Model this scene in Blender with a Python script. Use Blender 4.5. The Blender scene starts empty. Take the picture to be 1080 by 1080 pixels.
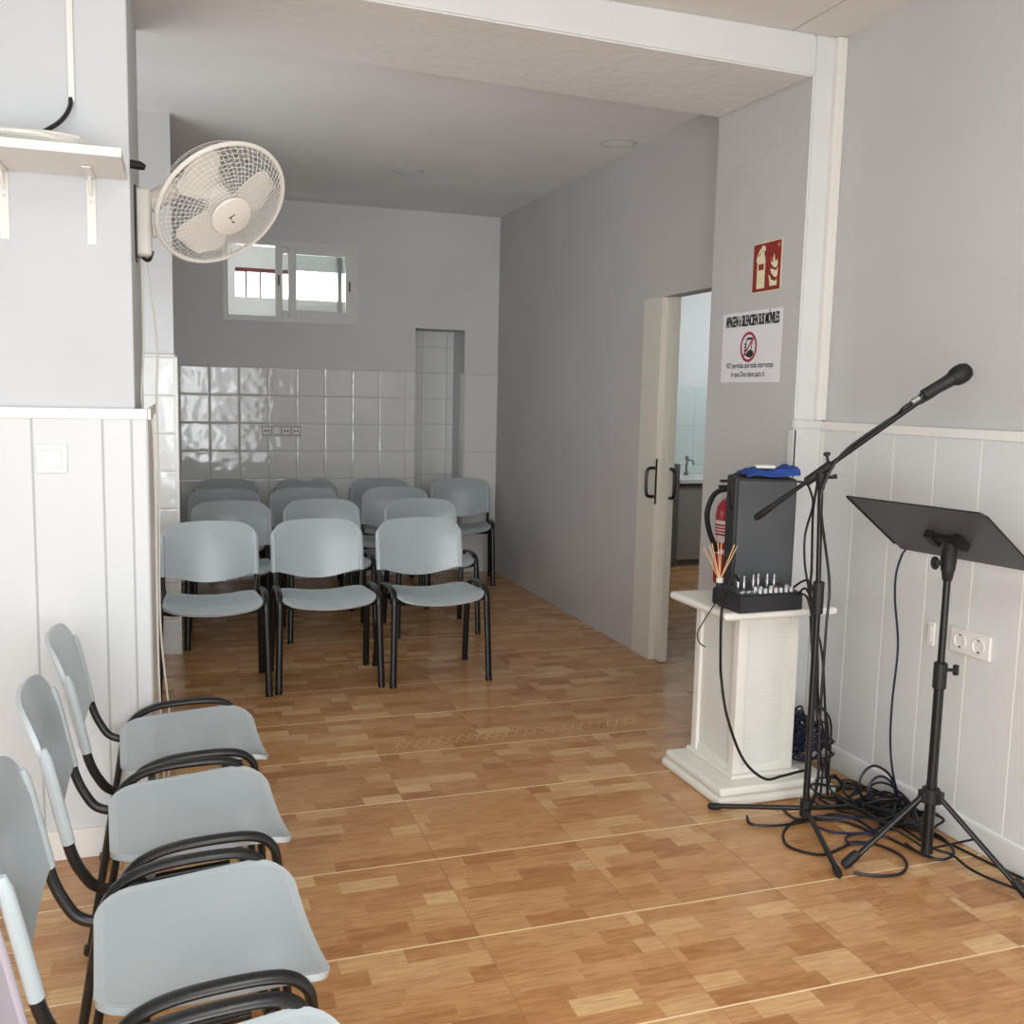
import bpy, bmesh, math, random
from mathutils import Vector, Matrix, Quaternion
random.seed(7)
D = bpy.data
COL = bpy.context.scene.collection
SC = bpy.context.scene

# ------------------------------------------------------------------ camera model (world in metres: X right, Y into the room, Z up)
FPX, YAW, PITCH, ROLL, EYE = 1039.98, .3312, .1177, -.0226, 1.56
_f = Vector((math.sin(YAW)*math.cos(PITCH), math.cos(YAW)*math.cos(PITCH), -math.sin(PITCH)))
_r = Vector((math.cos(YAW), -math.sin(YAW), 0))
_d = _f.cross(_r)
_c, _s = math.cos(ROLL), math.sin(ROLL)
R_, D_ = _c*_r+_s*_d, -_s*_r+_c*_d
O_ = Vector((0, 0, EYE))
def ray(px, py): return R_*((px-540)/FPX)+D_*((py-540)/FPX)+_f
def onY(px, py, y): v = ray(px, py); return O_+v*(y/v.y)
def onX(px, py, x): v = ray(px, py); return O_+v*(x/v.x)
def onZ(px, py, z=0.): v = ray(px, py); return O_+v*((z-EYE)/v.z)

# ------------------------------------------------------------------ materials
def lin(c):
    def f(v):
        v /= 255.
        return v/12.92 if v <= .04045 else ((v+.055)/1.055)**2.4
    return (f(c[0]), f(c[1]), f(c[2]), 1)
class NT:
    def __init__(s, name):
        s.m = D.materials.new(name); s.m.use_nodes = True
        s.t = s.m.node_tree; s.n = s.t.nodes; s.b = s.n['Principled BSDF']
    def node(s, typ, **kw):
        q = s.n.new(typ)
        for k, v in kw.items(): setattr(q, k, v)
        return q
    def link(s, a, b): s.t.links.new(a, b)
    def val(s, sock, v):
        if hasattr(v, 'is_output') or hasattr(v, 'links') and not isinstance(v, (int, float, tuple)): s.link(v, sock)
        else: sock.default_value = v
    def math(s, op, a, b=0., c=None):
        q = s.node('ShaderNodeMath', operation=op)
        s.val(q.inputs[0], a); s.val(q.inputs[1], b)
        if c is not None: s.val(q.inputs[2], c)
        return q.outputs[0]
    def pos(s):
        g = s.node('ShaderNodeNewGeometry'); return g.outputs['Position']
    def obj(s):
        g = s.node('ShaderNodeTexCoord'); return g.outputs['Object']
    def sep(s, v):
        q = s.node('ShaderNodeSeparateXYZ'); s.link(v, q.inputs[0]); return q.outputs
    def comb(s, x, y, z=0.):
        q = s.node('ShaderNodeCombineXYZ')
        s.val(q.inputs[0], x); s.val(q.inputs[1], y); s.val(q.inputs[2], z); return q.outputs[0]
    def noise(s, vec, scale, detail=3., rough=.55):
        q = s.node('ShaderNodeTexNoise'); s.link(vec, q.inputs['Vector'])
        q.inputs['Scale'].default_value = scale; q.inputs['Detail'].default_value = detail; q.inputs['Roughness'].default_value = rough
        return q.outputs['Fac']
    def mix(s, fac, a, b, blend='MIX'):
        q = s.node('ShaderNodeMix', data_type='RGBA', blend_type=blend)
        s.val(q.inputs['Factor'], fac); s.val(q.inputs['A'], a) if False else None
        for i in q.inputs:
            if i.type == 'RGBA' and i.name == 'A': s.val(i, a)
            if i.type == 'RGBA' and i.name == 'B': s.val(i, b)
        for i in q.inputs:
            if i.name == 'Factor' and i.type == 'VALUE': s.val(i, fac)
        return [o for o in q.outputs if o.type == 'RGBA'][0]
    def ramp(s, fac, stops):
        q = s.node('ShaderNodeValToRGB'); s.link(fac, q.inputs[0]); e = q.color_ramp.elements
        while len(e) > 1: e.remove(e[0])
        e[0].position, e[0].color = stops[0]
        for p, c in stops[1:]:
            k = e.new(p); k.color = c
        return q.outputs[0]
    def bump(s, h, strength=.3, dist=.01, chain=None):
        q = s.node('ShaderNodeBump'); q.inputs['Strength'].default_value = strength; q.inputs['Distance'].default_value = dist
        s.link(h, q.inputs['Height'])
        if chain: s.link(chain, q.inputs['Normal'])
        return q.outputs[0]
def plain(name, c, rough=.5, metal=0., spec=.5, bumpy=None, vary=0.):
    t = NT(name); b = t.b
    b.inputs['Base Color'].default_value = lin(c); b.inputs['Roughness'].default_value = rough; b.inputs['Metallic'].default_value = metal
    b.inputs['Specular IOR Level'].default_value = spec
    o = t.obj()
    if vary:
        n = t.noise(o, 6.)
        hi = tuple(min(1, v*(1+vary)) for v in lin(c)[:3])+(1,); lo = tuple(v*(1-vary) for v in lin(c)[:3])+(1,)
        t.link(t.ramp(n, [(.3, lo), (.7, hi)]), b.inputs['Base Color'])
    if bumpy:
        t.link(t.bump(t.noise(o, bumpy[0], 4.), bumpy[1], bumpy[2]), b.inputs['Normal'])
    return t.m
def paint(name, c, scale=35., strength=.25, dist=.004, rough=.75, big=0.):
    t = NT(name); b = t.b; p = t.pos()
    n = t.noise(p, 1.7, 4.)
    k = lin(c)[:3]
    t.link(t.ramp(n, [(.25, tuple(v*.95 for v in k)+(1,)), (.75, tuple(min(1, v*1.04) for v in k)+(1,))]), b.inputs['Base Color'])
    b.inputs['Roughness'].default_value = rough; b.inputs['Specular IOR Level'].default_value = .3
    nb = t.bump(t.noise(p, scale, 5.), strength, dist)
    if big: nb = t.bump(t.noise(p, 7., 6., .65), .6, big, nb)
    t.link(nb, b.inputs['Normal'])
    return t.m
def tiles(name, plane, ox, oz, sx, sz, c=(226, 227, 224), grout=(176, 176, 172), rough=.08, tilt=.012):
    t = NT(name); b = t.b; x, y, z = t.sep(t.pos())[:3]
    u = {'xz': x, 'yz': y}[plane]
    fu = t.math('DIVIDE', t.math('SUBTRACT', u, ox), sx); fv = t.math('DIVIDE', t.math('SUBTRACT', z, oz), sz)
    a = t.math('FRACT', fu); e = t.math('FRACT', fv)
    da = t.math('MINIMUM', a, t.math('SUBTRACT', 1., a)); de = t.math('MINIMUM', e, t.math('SUBTRACT', 1., e))
    d = t.math('MINIMUM', t.math('MULTIPLY', da, sx), t.math('MULTIPLY', de, sz))
    g = t.math('LESS_THAN', d, .0022)
    t.link(t.mix(g, lin(c), lin(grout)), b.inputs['Base Color'])
    t.link(t.math('MULTIPLY_ADD', g, .6, rough), b.inputs['Roughness'])
    wn = t.node('ShaderNodeTexWhiteNoise'); wn.noise_dimensions = '2D'
    t.link(t.comb(t.math('FLOOR', fu), t.math('FLOOR', fv)), wn.inputs['Vector'])
    r, gg, bb = t.sep(wn.outputs['Color'])[:3]
    ramp_h = t.math('ADD', t.math('MULTIPLY', t.math('SUBTRACT', r, .5), t.math('MULTIPLY', a, sx)), t.math('MULTIPLY', t.math('SUBTRACT', gg, .5), t.math('MULTIPLY', e, sz)))
    edge = t.math('MULTIPLY', t.math('MINIMUM', d, .012), 1.)
    wob = t.math('MULTIPLY', t.noise(t.pos(), 9., 1.), .004)
    h = t.math('ADD', t.math('ADD', t.math('MULTIPLY', ramp_h, tilt), t.math('MULTIPLY', edge, .12)), wob)
    t.link(t.bump(h, 1., 1.), b.inputs['Normal'])
    return t.m
def floor_mat():
    t = NT('wood look floor tile'); b = t.b; x, y, z = t.sep(t.pos())[:3]
    S, SY, ox, oy = .4975, .4998, .317, 2.569
    fu = t.math('DIVIDE', t.math('SUBTRACT', x, ox), S); fv = t.math('DIVIDE', t.math('SUBTRACT', y, oy), SY)
    a = t.math('FRACT', fu); e = t.math('FRACT', fv); iu = t.math('FLOOR', fu); iv = t.math('FLOOR', fv)
    # six printed strips to each tile, each strip cut in blocks
    row = t.math('FLOOR', t.math('MULTIPLY', e, 7.))
    rn = t.node('ShaderNodeTexWhiteNoise'); rn.noise_dimensions = '2D'
    t.link(t.comb(row, t.math('MULTIPLY', iv, 0.)), rn.inputs['Vector'])
    sh = t.math('MULTIPLY_ADD', rn.outputs['Value'], 1.3, t.math('MULTIPLY', a, 2.7))
    blk = t.math('FLOOR', sh)
    wn = t.node('ShaderNodeTexWhiteNoise'); wn.noise_dimensions = '4D'
    wn.inputs['W'].default_value = 3.3
    t.link(t.comb(blk, row, t.math('ADD', t.math('MULTIPLY', iu, 7.3), t.math('MULTIPLY', iv, 3.1))), wn.inputs['Vector'])
    base = t.ramp(wn.outputs['Value'], [(0., lin((172, 119, 72))), (.3, lin((190, 140, 91))), (.75, lin((201, 154, 105))), (1., lin((222, 184, 134)))])
    off = t.math('MULTIPLY', wn.outputs['Value'], 31.)
    gr = t.noise(t.comb(t.math('MULTIPLY_ADD', x, 5., off), t.math('MULTIPLY_ADD', y, 60., off), 0.), 1.6, 6., .65)
    g2 = t.noise(t.comb(t.math('MULTIPLY_ADD', x, 9., off), t.math('MULTIPLY_ADD', y, 30., off), 3.), 1.2, 3.)
    col = t.mix(t.math('MULTIPLY', t.ramp(gr, [(.42, (0, 0, 0, 1)), (.66, (1, 1, 1, 1))]), .42), base, lin((124, 72, 34)))
    col = t.mix(t.math('MULTIPLY', t.ramp(g2, [(.45, (0, 0, 0, 1)), (.7, (1, 1, 1, 1))]), .3), col, lin((224, 174, 116)))
    dx = t.math('MULTIPLY', t.math('MINIMUM', a, t.math('SUBTRACT', 1., a)), S)
    dy = t.math('MULTIPLY', t.math('MINIMUM', e, t.math('SUBTRACT', 1., e)), SY)
    gy = t.math('LESS_THAN', dy, .0034); gx = t.math('LESS_THAN', dx, .0014)
    col = t.mix(t.math('MULTIPLY', gx, .6), col, lin((140, 96, 56)))
    col = t.mix(t.math('MULTIPLY', gy, .95), col, lin((240, 214, 166)))
    t.link(col, b.inputs['Base Color'])
    g = t.math('MAXIMUM', gx, gy)
    t.link(t.math('MULTIPLY_ADD', g, .4, t.math('MULTIPLY_ADD', t.noise(t.pos(), 3., 3.), .12, .17)), b.inputs['Roughness'])
    b.inputs['Specular IOR Level'].default_value = .45
    h = t.math('ADD', t.math('MULTIPLY', t.noise(t.pos(), 5., 2.), .0012), t.math('MULTIPLY', t.math('MINIMUM', t.math('MINIMUM', dx, dy), .006), .15))
    t.link(t.bump(h, .7, 1.), b.inputs['Normal'])
    return t.m
def chair_plastic(name, c, mesh_bump=True):
    t = NT(name); b = t.b; o = t.obj()
    b.inputs['Base Color'].default_value = lin(c); b.inputs['Roughness'].default_value = .21; b.inputs['Specular IOR Level'].default_value = .5
    v = t.node('ShaderNodeTexVoronoi'); v.inputs['Scale'].default_value = 210.; t.link(o, v.inputs['Vector'])
    nb = t.bump(v.outputs['Distance'], .14, .002)
    t.link(nb, b.inputs['Normal'])
    return t.m
def brick_relief(name, c):
    t = NT(name); b = t.b; o = t.obj(); x, y, z = t.sep(o)[:3]
    k = t.node('ShaderNodeTexBrick'); t.link(t.comb(t.math('ADD', x, y), z), k.inputs['Vector'])
    k.inputs['Scale'].default_value = 1.; k.inputs['Brick Width'].default_value = .055; k.inputs['Row Height'].default_value = .017
    k.inputs['Mortar Size'].default_value = .0016; k.inputs['Mortar Smooth'].default_value = .3
    k.inputs['Color1'].default_value = lin(c); k.inputs['Color2'].default_value = tuple(v*.97 for v in lin(c)[:3])+(1,)
    k.inputs['Mortar'].default_value = tuple(v*.93 for v in lin(c)[:3])+(1,)
    t.link(k.outputs['Color'], b.inputs['Base Color']); b.inputs['Roughness'].default_value = .6
    inv = t.math('SUBTRACT', 1., k.outputs['Fac'])
    nb = t.bump(t.noise(o, 160., 2.), .25, .002)
    t.link(t.bump(inv, .25, .002, nb), b.inputs['Normal'])
    return t.m
def emit(name, c, s):
    t = NT(name); b = t.b
    b.inputs['Base Color'].default_value = lin(c); b.inputs['Emission Color'].default_value = lin(c); b.inputs['Emission Strength'].default_value = s
    return t.m
def glass(name):
    t = NT(name); b = t.b
    gl = t.node('ShaderNodeBsdfGlossy'); gl.inputs['Roughness'].default_value = .02
    tr = t.node('ShaderNodeBsdfTransparent'); tr.inputs['Color'].default_value = (.95, .97, .96, 1)
    mx = t.node('ShaderNodeMixShader'); mx.inputs[0].default_value = .07
    t.link(tr.outputs[0], mx.inputs[1]); t.link(gl.outputs[0], mx.inputs[2])
    t.link(mx.outputs[0], t.n['Material Output'].inputs['Surface'])
    return t.m

M = dict(
    floor=floor_mat(),
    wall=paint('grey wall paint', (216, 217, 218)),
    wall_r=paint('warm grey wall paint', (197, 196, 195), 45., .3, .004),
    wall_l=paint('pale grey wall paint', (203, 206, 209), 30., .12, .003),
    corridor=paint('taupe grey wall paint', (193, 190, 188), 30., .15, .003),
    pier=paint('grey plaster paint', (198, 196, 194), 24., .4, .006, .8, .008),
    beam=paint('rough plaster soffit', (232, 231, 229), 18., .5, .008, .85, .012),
    white=paint('white wall paint', (222, 223, 222), 30., .12, .003),
    ceil=paint('white ceiling paint', (224, 221, 215), 16., .12, .004),
    ceil_b=paint('back ceiling paint', (234, 233, 231), 10., .12, .006),
    plank=plain('white panelling', (218, 219, 217), .42, bumpy=(12, .05, .01)),
    bead=plain('panelling groove bead', (238, 237, 230), .45, bumpy=(30, .05, .004)),
    plank_l=plain('white panelling left', (211, 213, 214), .42, bumpy=(12, .05, .01)),
    groove_l=plain('panelling groove shade', (178, 179, 178), .5, bumpy=(30, .05, .004)),
    trim=plain('white trim', (232, 230, 224), .4, bumpy=(20, .05, .004)),
    pvc=plain('white pvc', (232, 231, 226), .35, bumpy=(40, .03, .002)),
    fanplastic=plain('off white fan plastic', (232, 229, 221), .35, bumpy=(40, .02, .002)),
    fanwire=plain('off white fan wire', (238, 236, 230), .4, bumpy=(60, .02, .001)),
    tileb=tiles('back wall tile', 'xz', .045, .158, .2275, .2262),
    tilep=tiles('pillar tile', 'xz', -.205, .212, .2175, .2172),
    tileside=tiles('side wall tile', 'yz', 6.0, .158, .2275, .2262),
    tilebig=tiles('corner tile', 'xz', 2.386, .40, .45, .665, (224, 224, 220), (190, 190, 186)),
    tilek=tiles('kitchen tile', 'xz', .1, .13, .3, .39, (205, 216, 214), (180, 190, 188)),
    chair=chair_plastic('grey blue chair plastic', (172, 183, 187)),
    chair_rim=plain('smooth grey blue plastic rim', (180, 190, 194), .26, bumpy=(90, .01, .001)),
    chair_pale=chair_plastic('pale lilac grey chair plastic', (190, 180, 190)),
    tube=plain('black enamelled steel', (20, 21, 22), .32, spec=.5, bumpy=(90, .02, .001)),
    rubber=plain('black rubber', (16, 16, 17), .6, bumpy=(90, .1, .001)),
    black=plain('matt black', (24, 25, 26), .5, bumpy=(120, .05, .001)),
    screw=plain('pale plastic rivet', (205, 208, 208), .35, bumpy=(90, .02, .001)),
    steel=plain('brushed steel', (170, 170, 168), .3, 1., bumpy=(90, .03, .001)),
    desk=plain('charcoal sheet metal', (86, 89, 93), .42, .2, bumpy=(200, .03, .001), vary=.08),
    podium=plain('white gloss paint', (232, 230, 222), .4, bumpy=(30, .08, .003)),
    relief=brick_relief('white brick relief', (226, 226, 220)),
    cab=plain('black speaker cabinet', (30, 31, 33), .55, bumpy=(150, .3, .002)),
    grille=plain('charcoal grille cloth', (68, 71, 74), .62, bumpy=(300, .35, .001), vary=.15),
    mixer=plain('black mixer steel', (42, 43, 46), .4, bumpy=(120, .05, .001)),
    mixtop=plain('dark mixer panel', (58, 61, 66), .4, bumpy=(120, .05, .001)),
    knob=plain('pale grey knob', (196, 198, 200), .35, bumpy=(120, .03, .001)),
    redknob=plain('red knob', (140, 52, 44), .35, bumpy=(120, .03, .001)),
    reed=plain('natural reed', (222, 176, 128), .7, bumpy=(200, .1, .001)),
    blue=plain('blue cloth', (38, 72, 150), .85, bumpy=(60, .6, .004), vary=.25),
    red=plain('red extinguisher enamel', (168, 32, 38), .3, bumpy=(40, .02, .001)),
    label=plain('white label', (214, 206, 204), .5, bumpy=(90, .02, .001)),
    cable=plain('black cable', (20, 20, 22), .45, bumpy=(90, .03, .001)),
    navy=plain('navy blue cable', (27, 29, 58), .45, bumpy=(90, .03, .001)),
    wcable=plain('white cable', (226, 224, 216), .4, bumpy=(90, .03, .001)),
    signred=plain('sign red', (146, 34, 30), .4, bumpy=(50, .02, .001)),
    cream=plain('sign cream', (238, 228, 190), .45, bumpy=(50, .02, .001)),
    paper=plain('laminated paper', (236, 235, 238), .25, bumpy=(18, .25, .006)),
    ink=plain('black ink', (26, 26, 30), .5, bumpy=(90, .02, .001)),
    ban=plain('crimson print', (168, 30, 58), .45, bumpy=(90, .02, .001)),
    alu=plain('white aluminium', (222, 222, 218), .35, bumpy=(60, .02, .001)),
    door=plain('cream door lacquer', (216, 212, 200), .45, bumpy=(20, .05, .003)),
    handle=plain('dark bronze handle', (44, 42, 40), .3, .7, bumpy=(60, .03, .001)),
    lamp=plain('white lamp disc', (206, 206, 206), .5, bumpy=(30, .03, .002)),
    glass=glass('window glass'),
    outside=plain('white outside render', (236, 236, 234), .8, bumpy=(40, .2, .004)),
    rust=plain('rust red edge', (120, 62, 58), .6, bumpy=(40, .2, .004)),
    ironbar=plain('grey iron bar', (120, 118, 118), .5, bumpy=(40, .1, .002)),
    counter=plain('pale worktop', (214, 216, 212), .3, bumpy=(40, .03, .002)),
    cupboard=plain('grey cupboard', (150, 147, 143), .45, bumpy=(40, .05, .002)),
    cupdark=plain('dark grey cupboard', (104, 102, 99), .45, bumpy=(40, .05, .002)),
    grey=plain('grey plate', (178, 177, 174), .3, bumpy=(40, .03, .002)),
    dark=plain('dark slot', (30, 30, 30), .6, bumpy=(40, .03, .002)),
    mark=plain('pale floor mark', (226, 190, 140), .5, bumpy=(40, .03, .002)),
    screen=plain('white device', (225, 222, 214), .35, bumpy=(40, .03, .002)),
)

# ------------------------------------------------------------------ mesh builder
class MB:
    def __init__(s): s.bm = bmesh.new(); s.mi = 0; s.wn = False
    def _tag(s, n0):
        s.bm.faces.ensure_lookup_table()
        for f in s.bm.faces[n0:]: f.material_index = s.mi
    def box(s, x0, x1, y0, y1, z0, z1, bev=0., mat=None, seg=2):
        b2 = bmesh.new()
        vs = [b2.verts.new((x, y, z)) for x in (x0, x1) for y in (y0, y1) for z in (z0, z1)]
        for q in ((0, 1, 3, 2), (4, 6, 7, 5), (0, 4, 5, 1), (2, 3, 7, 6), (0, 2, 6, 4), (1, 5, 7, 3)):
            b2.faces.new([vs[i] for i in q])
        if bev: s.wn = True; bmesh.ops.bevel(b2, geom=list(b2.edges), offset=bev, segments=seg, profile=.5, affect='EDGES')
        bmesh.ops.recalc_face_normals(b2, faces=list(b2.faces))
        if mat: bmesh.ops.transform(b2, matrix=mat, verts=list(b2.verts))
        return s.merge(b2)
    def merge(s, b2):
        n0 = len(s.bm.faces); mp = {}
        for v in b2.verts: mp[v] = s.bm.verts.new(v.co)
        for f in b2.faces:
            try: s.bm.faces.new([mp[v] for v in f.verts])
            except ValueError: pass
        b2.free(); s._tag(n0); return s
    def tube(s, pts, r, n=8, r2=None, up=None, cap=True, radii=None, closed=False):
        pts = [Vector(p) for p in pts]; n0 = len(s.bm.faces); N = len(pts)
        tang = []
        for i in range(N):
            if closed: t = pts[(i+1) % N]-pts[i-1]
            else: t = pts[min(i+1, N-1)]-pts[max(i-1, 0)]
            tang.append(t.normalized() if t.length else Vector((0, 0, 1)))
        u = Vector(up) if up is not None else (Vector((0, 0, 1)) if abs(tang[0].z) < .9 else Vector((1, 0, 0)))
        rings = []
        for i in range(N):
            t = tang[i]
            if up is not None: u = Vector(up)
            u = (u-t*u.dot(t))
            u = u.normalized() if u.length > 1e-6 else t.orthogonal().normalized()
            w = t.cross(u); k = radii[i] if radii else 1.
            rings.append([s.bm.verts.new(pts[i]+u*(math.cos(a)*r*k)+w*(math.sin(a)*(r2 or r)*k)) for a in [2*math.pi*j/n for j in range(n)]])
        for i in range(N if closed else N-1):
            A, B = rings[i], rings[(i+1) % N]
            for j in range(n): s.bm.faces.new((A[j], A[(j+1) % n], B[(j+1) % n], B[j]))
        if cap and not closed:
            s.bm.faces.new(rings[0][::-1]); s.bm.faces.new(rings[-1])
        s._tag(n0); return s
    def lathe(s, prof, o=(0, 0, 0), axis=(0, 0, 1), n=24):
        o = Vector(o); q = Vector((0, 0, 1)).rotation_difference(Vector(axis).normalized()); n0 = len(s.bm.faces); rings = []
        for r, h in prof:
            if r < 1e-5: rings.append([s.bm.verts.new(o+q @ Vector((0, 0, h)))])
            else: rings.append([s.bm.verts.new(o+q @ Vector((r*math.cos(2*math.pi*j/n), r*math.sin(2*math.pi*j/n), h))) for j in range(n)])
        for A, B in zip(rings, rings[1:]):
            for j in range(n):
                k = (j+1) % n
                if len(A) == 1 and len(B) == 1: continue
                if len(A) == 1: s.bm.faces.new((A[0], B[k], B[j]))
                elif len(B) == 1: s.bm.faces.new((A[j], A[k], B[0]))
                else: s.bm.faces.new((A[j], A[k], B[k], B[j]))
        if len(rings[0]) > 1: s.bm.faces.new(rings[0][::-1])
        if len(rings[-1]) > 1: s.bm.faces.new(rings[-1])
        s._tag(n0); return s
    def cyl(s, p0, p1, r, n=16, r1=None, bev=0.):
        p0, p1 = Vector(p0), Vector(p1); h = (p1-p0).length; r1 = r if r1 is None else r1
        pr = [(r, 0), (r1, h)] if not bev else [(r-bev, 0), (r, bev), (r1, h-bev), (r1-bev, h)]
        return s.lathe(pr, p0, p1-p0, n)
    def poly(s, pts, depth=None):
        n0 = len(s.bm.faces); A = [s.bm.verts.new(p) for p in pts]
        s.bm.faces.new(A)
        if depth is not None:
            d = Vector(depth); B = [s.bm.verts.new(Vector(p)+d) for p in pts]
            s.bm.faces.new(B[::-1])
            for i in range(len(A)): j = (i+1) % len(A); s.bm.faces.new((A[j], A[i], B[i], B[j]))
        s._tag(n0); return s
    def sheet(s, G, thick, rim=None):
        """G[i][j] grid of points -> closed shell of the given thickness"""
        n0 = len(s.bm.faces); ni, nj = len(G), len(G[0])
        def nrm(i, j):
            a = G[min(i+1, ni-1)][j]-G[max(i-1, 0)][j]; b = G[i][min(j+1, nj-1)]-G[i][max(j-1, 0)]
            k = a.cross(b); return k.normalized() if k.length > 1e-9 else Vector((0, 0, 1))
        T = [[s.bm.verts.new(G[i][j]+nrm(i, j)*thick/2) for j in range(nj)] for i in range(ni)]
        B = [[s.bm.verts.new(G[i][j]-nrm(i, j)*thick/2) for j in range(nj)] for i in range(ni)]
        for i in range(ni-1):
            for j in range(nj-1):
                if rim: s.mi = 1 if (i < rim[0] or i >= ni-1-rim[0] or j < rim[1] or j >= nj-1-rim[1]) else 0
                nf = len(s.bm.faces)
                s.bm.faces.new((T[i][j], T[i+1][j], T[i+1][j+1], T[i][j+1])); s.bm.faces.new((B[i][j], B[i][j+1], B[i+1][j+1], B[i+1][j]))
                if rim: s._tag(nf)
        if rim: n0 = len(s.bm.faces); s.mi = 1
        for i in range(ni-1):
            s.bm.faces.new((T[i][0], B[i][0], B[i+1][0], T[i+1][0])); s.bm.faces.new((T[i][-1], T[i+1][-1], B[i+1][-1], B[i][-1]))
        for j in range(nj-1):
            s.bm.faces.new((T[0][j], T[0][j+1], B[0][j+1], B[0][j])); s.bm.faces.new((T[-1][j], B[-1][j], B[-1][j+1], T[-1][j+1]))
        s._tag(n0); return s
    def build(s, name, mat, parent=None, smooth=True, ang=40):
        bmesh.ops.recalc_face_normals(s.bm, faces=list(s.bm.faces))
        if parent is not None:
            base = Vector((0, 0, 0)); q = parent
            while q is not None: base += q.location; q = q.parent
        elif s.bm.verts:
            lo = [min(v.co[i] for v in s.bm.verts) for i in range(3)]; hi = [max(v.co[i] for v in s.bm.verts) for i in range(3)]
            base = Vector(((lo[0]+hi[0])/2, (lo[1]+hi[1])/2, lo[2]))
        if base.length: bmesh.ops.translate(s.bm, verts=list(s.bm.verts), vec=-base)
        me = D.meshes.new(name); s.bm.to_mesh(me); s.bm.free()
        for m in (mat if isinstance(mat, (list, tuple)) else [mat]): me.materials.append(m)
        if smooth:
            me.polygons.foreach_set('use_smooth', [True]*len(me.polygons))
            me.set_sharp_from_angle(angle=math.radians(ang))
        o = D.objects.new(name, me); COL.objects.link(o)
        if s.wn: o.modifiers.new('weighted normals', 'WEIGHTED_NORMAL').keep_sharp = True
        if parent is not None: o.parent = parent
        else: o.location = base
        return o
def smooth_path(pts, k=8, closed=False):
    P = [Vector(p) for p in pts]; out = []; N = len(P)
    for i in range(N if closed else N-1):
        if closed: a, b, c, d = P[i-1], P[i], P[(i+1) % N], P[(i+2) % N]
        else:
            b, c = P[i], P[i+1]; a = P[i-1] if i else b*2-c; d = P[i+2] if i+2 < N else c*2-b
        for j in range(k):
            t = j/k
            out.append(.5*((2*b)+(c-a)*t+(2*a-5*b+4*c-d)*t*t+(3*b-3*c+d-a)*t**3))
    if not closed: out.append(P[-1])
    return out
def empty(name, loc, label=None, cat=None, group=None, rz=0.):
    o = D.objects.new(name, None); COL.objects.link(o); o.location = loc; o.rotation_euler = (0, 0, rz); o.empty_display_size = .1
    return tag(o, label, cat, group)
def tag(o, label=None, cat=None, group=None, kind=None):
    if label: o['label'] = label
    if cat: o['category'] = cat
    if group: o['group'] = group
    if kind: o['kind'] = kind
    return o
def struct(o): o['kind'] = 'structure'; return o
def copy_tree(o, parent=None):
    c = o.copy(); COL.objects.link(c); c.parent = parent
    for ch in list(o.children): copy_tree(ch, c)
    return c
def text_pts(body, bold=False):
    cu = D.curves.new('lettering', 'FONT'); cu.body = body; cu.size = 1.; cu.align_x = 'LEFT'
    cu.offset = .020 if bold else .010
    cu.resolution_u = 3
    o = D.objects.new('lettering', cu); COL.objects.link(o)
    bpy.context.view_layer.update()
    me = D.meshes.new_from_object(o.evaluated_get(bpy.context.evaluated_depsgraph_get()))
    V = [v.co.copy() for v in me.vertices]; F = [list(p.vertices) for p in me.polygons]
    D.objects.remove(o); D.curves.remove(cu); D.meshes.remove(me)
    return V, F
def lettering(mb, body, o, right, up, w, h, bold=False):
    """flat letters in a w x h box whose lower left corner is o"""
    V, F = text_pts(body, bold)
    x0, x1 = min(v.x for v in V), max(v.x for v in V); y0, y1 = min(v.y for v in V), max(v.y for v in V)
    o, right, up = Vector(o), Vector(right), Vector(up)
    vs = [mb.bm.verts.new(o+right*((v.x-x0)/(x1-x0)*w)+up*((v.y-y0)/(y1-y0)*h)) for v in V]; n0 = len(mb.bm.faces)
    for f in F:
        try: mb.bm.faces.new([vs[i] for i in f])
        except ValueError: pass
    mb._tag(n0)

# ------------------------------------------------------------------ the room
XR, YB, ZC = 2.68, 8.27, 3.07          # right wall, back wall, ceiling
XL, YF = -1.75, -1.7                    # left wall and shop front, behind the camera
PY0, PY1 = 3.655, 4.42                  # beam and right pier, front and back
LY = 3.437                               # face of the left pier
LX = -.118                              # its right hand side
b = MB(); b.box(XL-.2, 5.6, YF-.2, 9.2, -.1, 0); struct(b.build('floor', M['floor'], smooth=False))
b = MB(); b.box(XL-.2, XR+.2, YF-.2, PY0, ZC, ZC+.1)
b.mi = 1
gx = onZ(843, 28, ZC).x
b.box(gx-.003, gx+.003, YF, PY0, ZC-.002, ZC)
b.box(XL, XR, 2.9-.002, 2.9+.002, ZC-.002, ZC)
struct(b.build('ceiling', [M['ceil'], M['grey']], smooth=False))
b = MB(); b.box(XL-.2, XR, PY0, YB+.2, ZC, ZC+.1); struct(b.build('ceiling', M['ceil_b'], smooth=False))
# front room: right wall, left wall, shop front with its wide opening
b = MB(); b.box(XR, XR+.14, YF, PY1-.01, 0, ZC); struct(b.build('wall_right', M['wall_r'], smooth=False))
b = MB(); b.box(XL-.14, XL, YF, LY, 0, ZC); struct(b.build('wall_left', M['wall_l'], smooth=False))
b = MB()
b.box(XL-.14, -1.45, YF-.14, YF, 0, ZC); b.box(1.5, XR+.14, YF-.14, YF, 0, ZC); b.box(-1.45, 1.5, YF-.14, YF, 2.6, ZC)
struct(b.build('wall_front', M['wall_r'], smooth=False))
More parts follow.
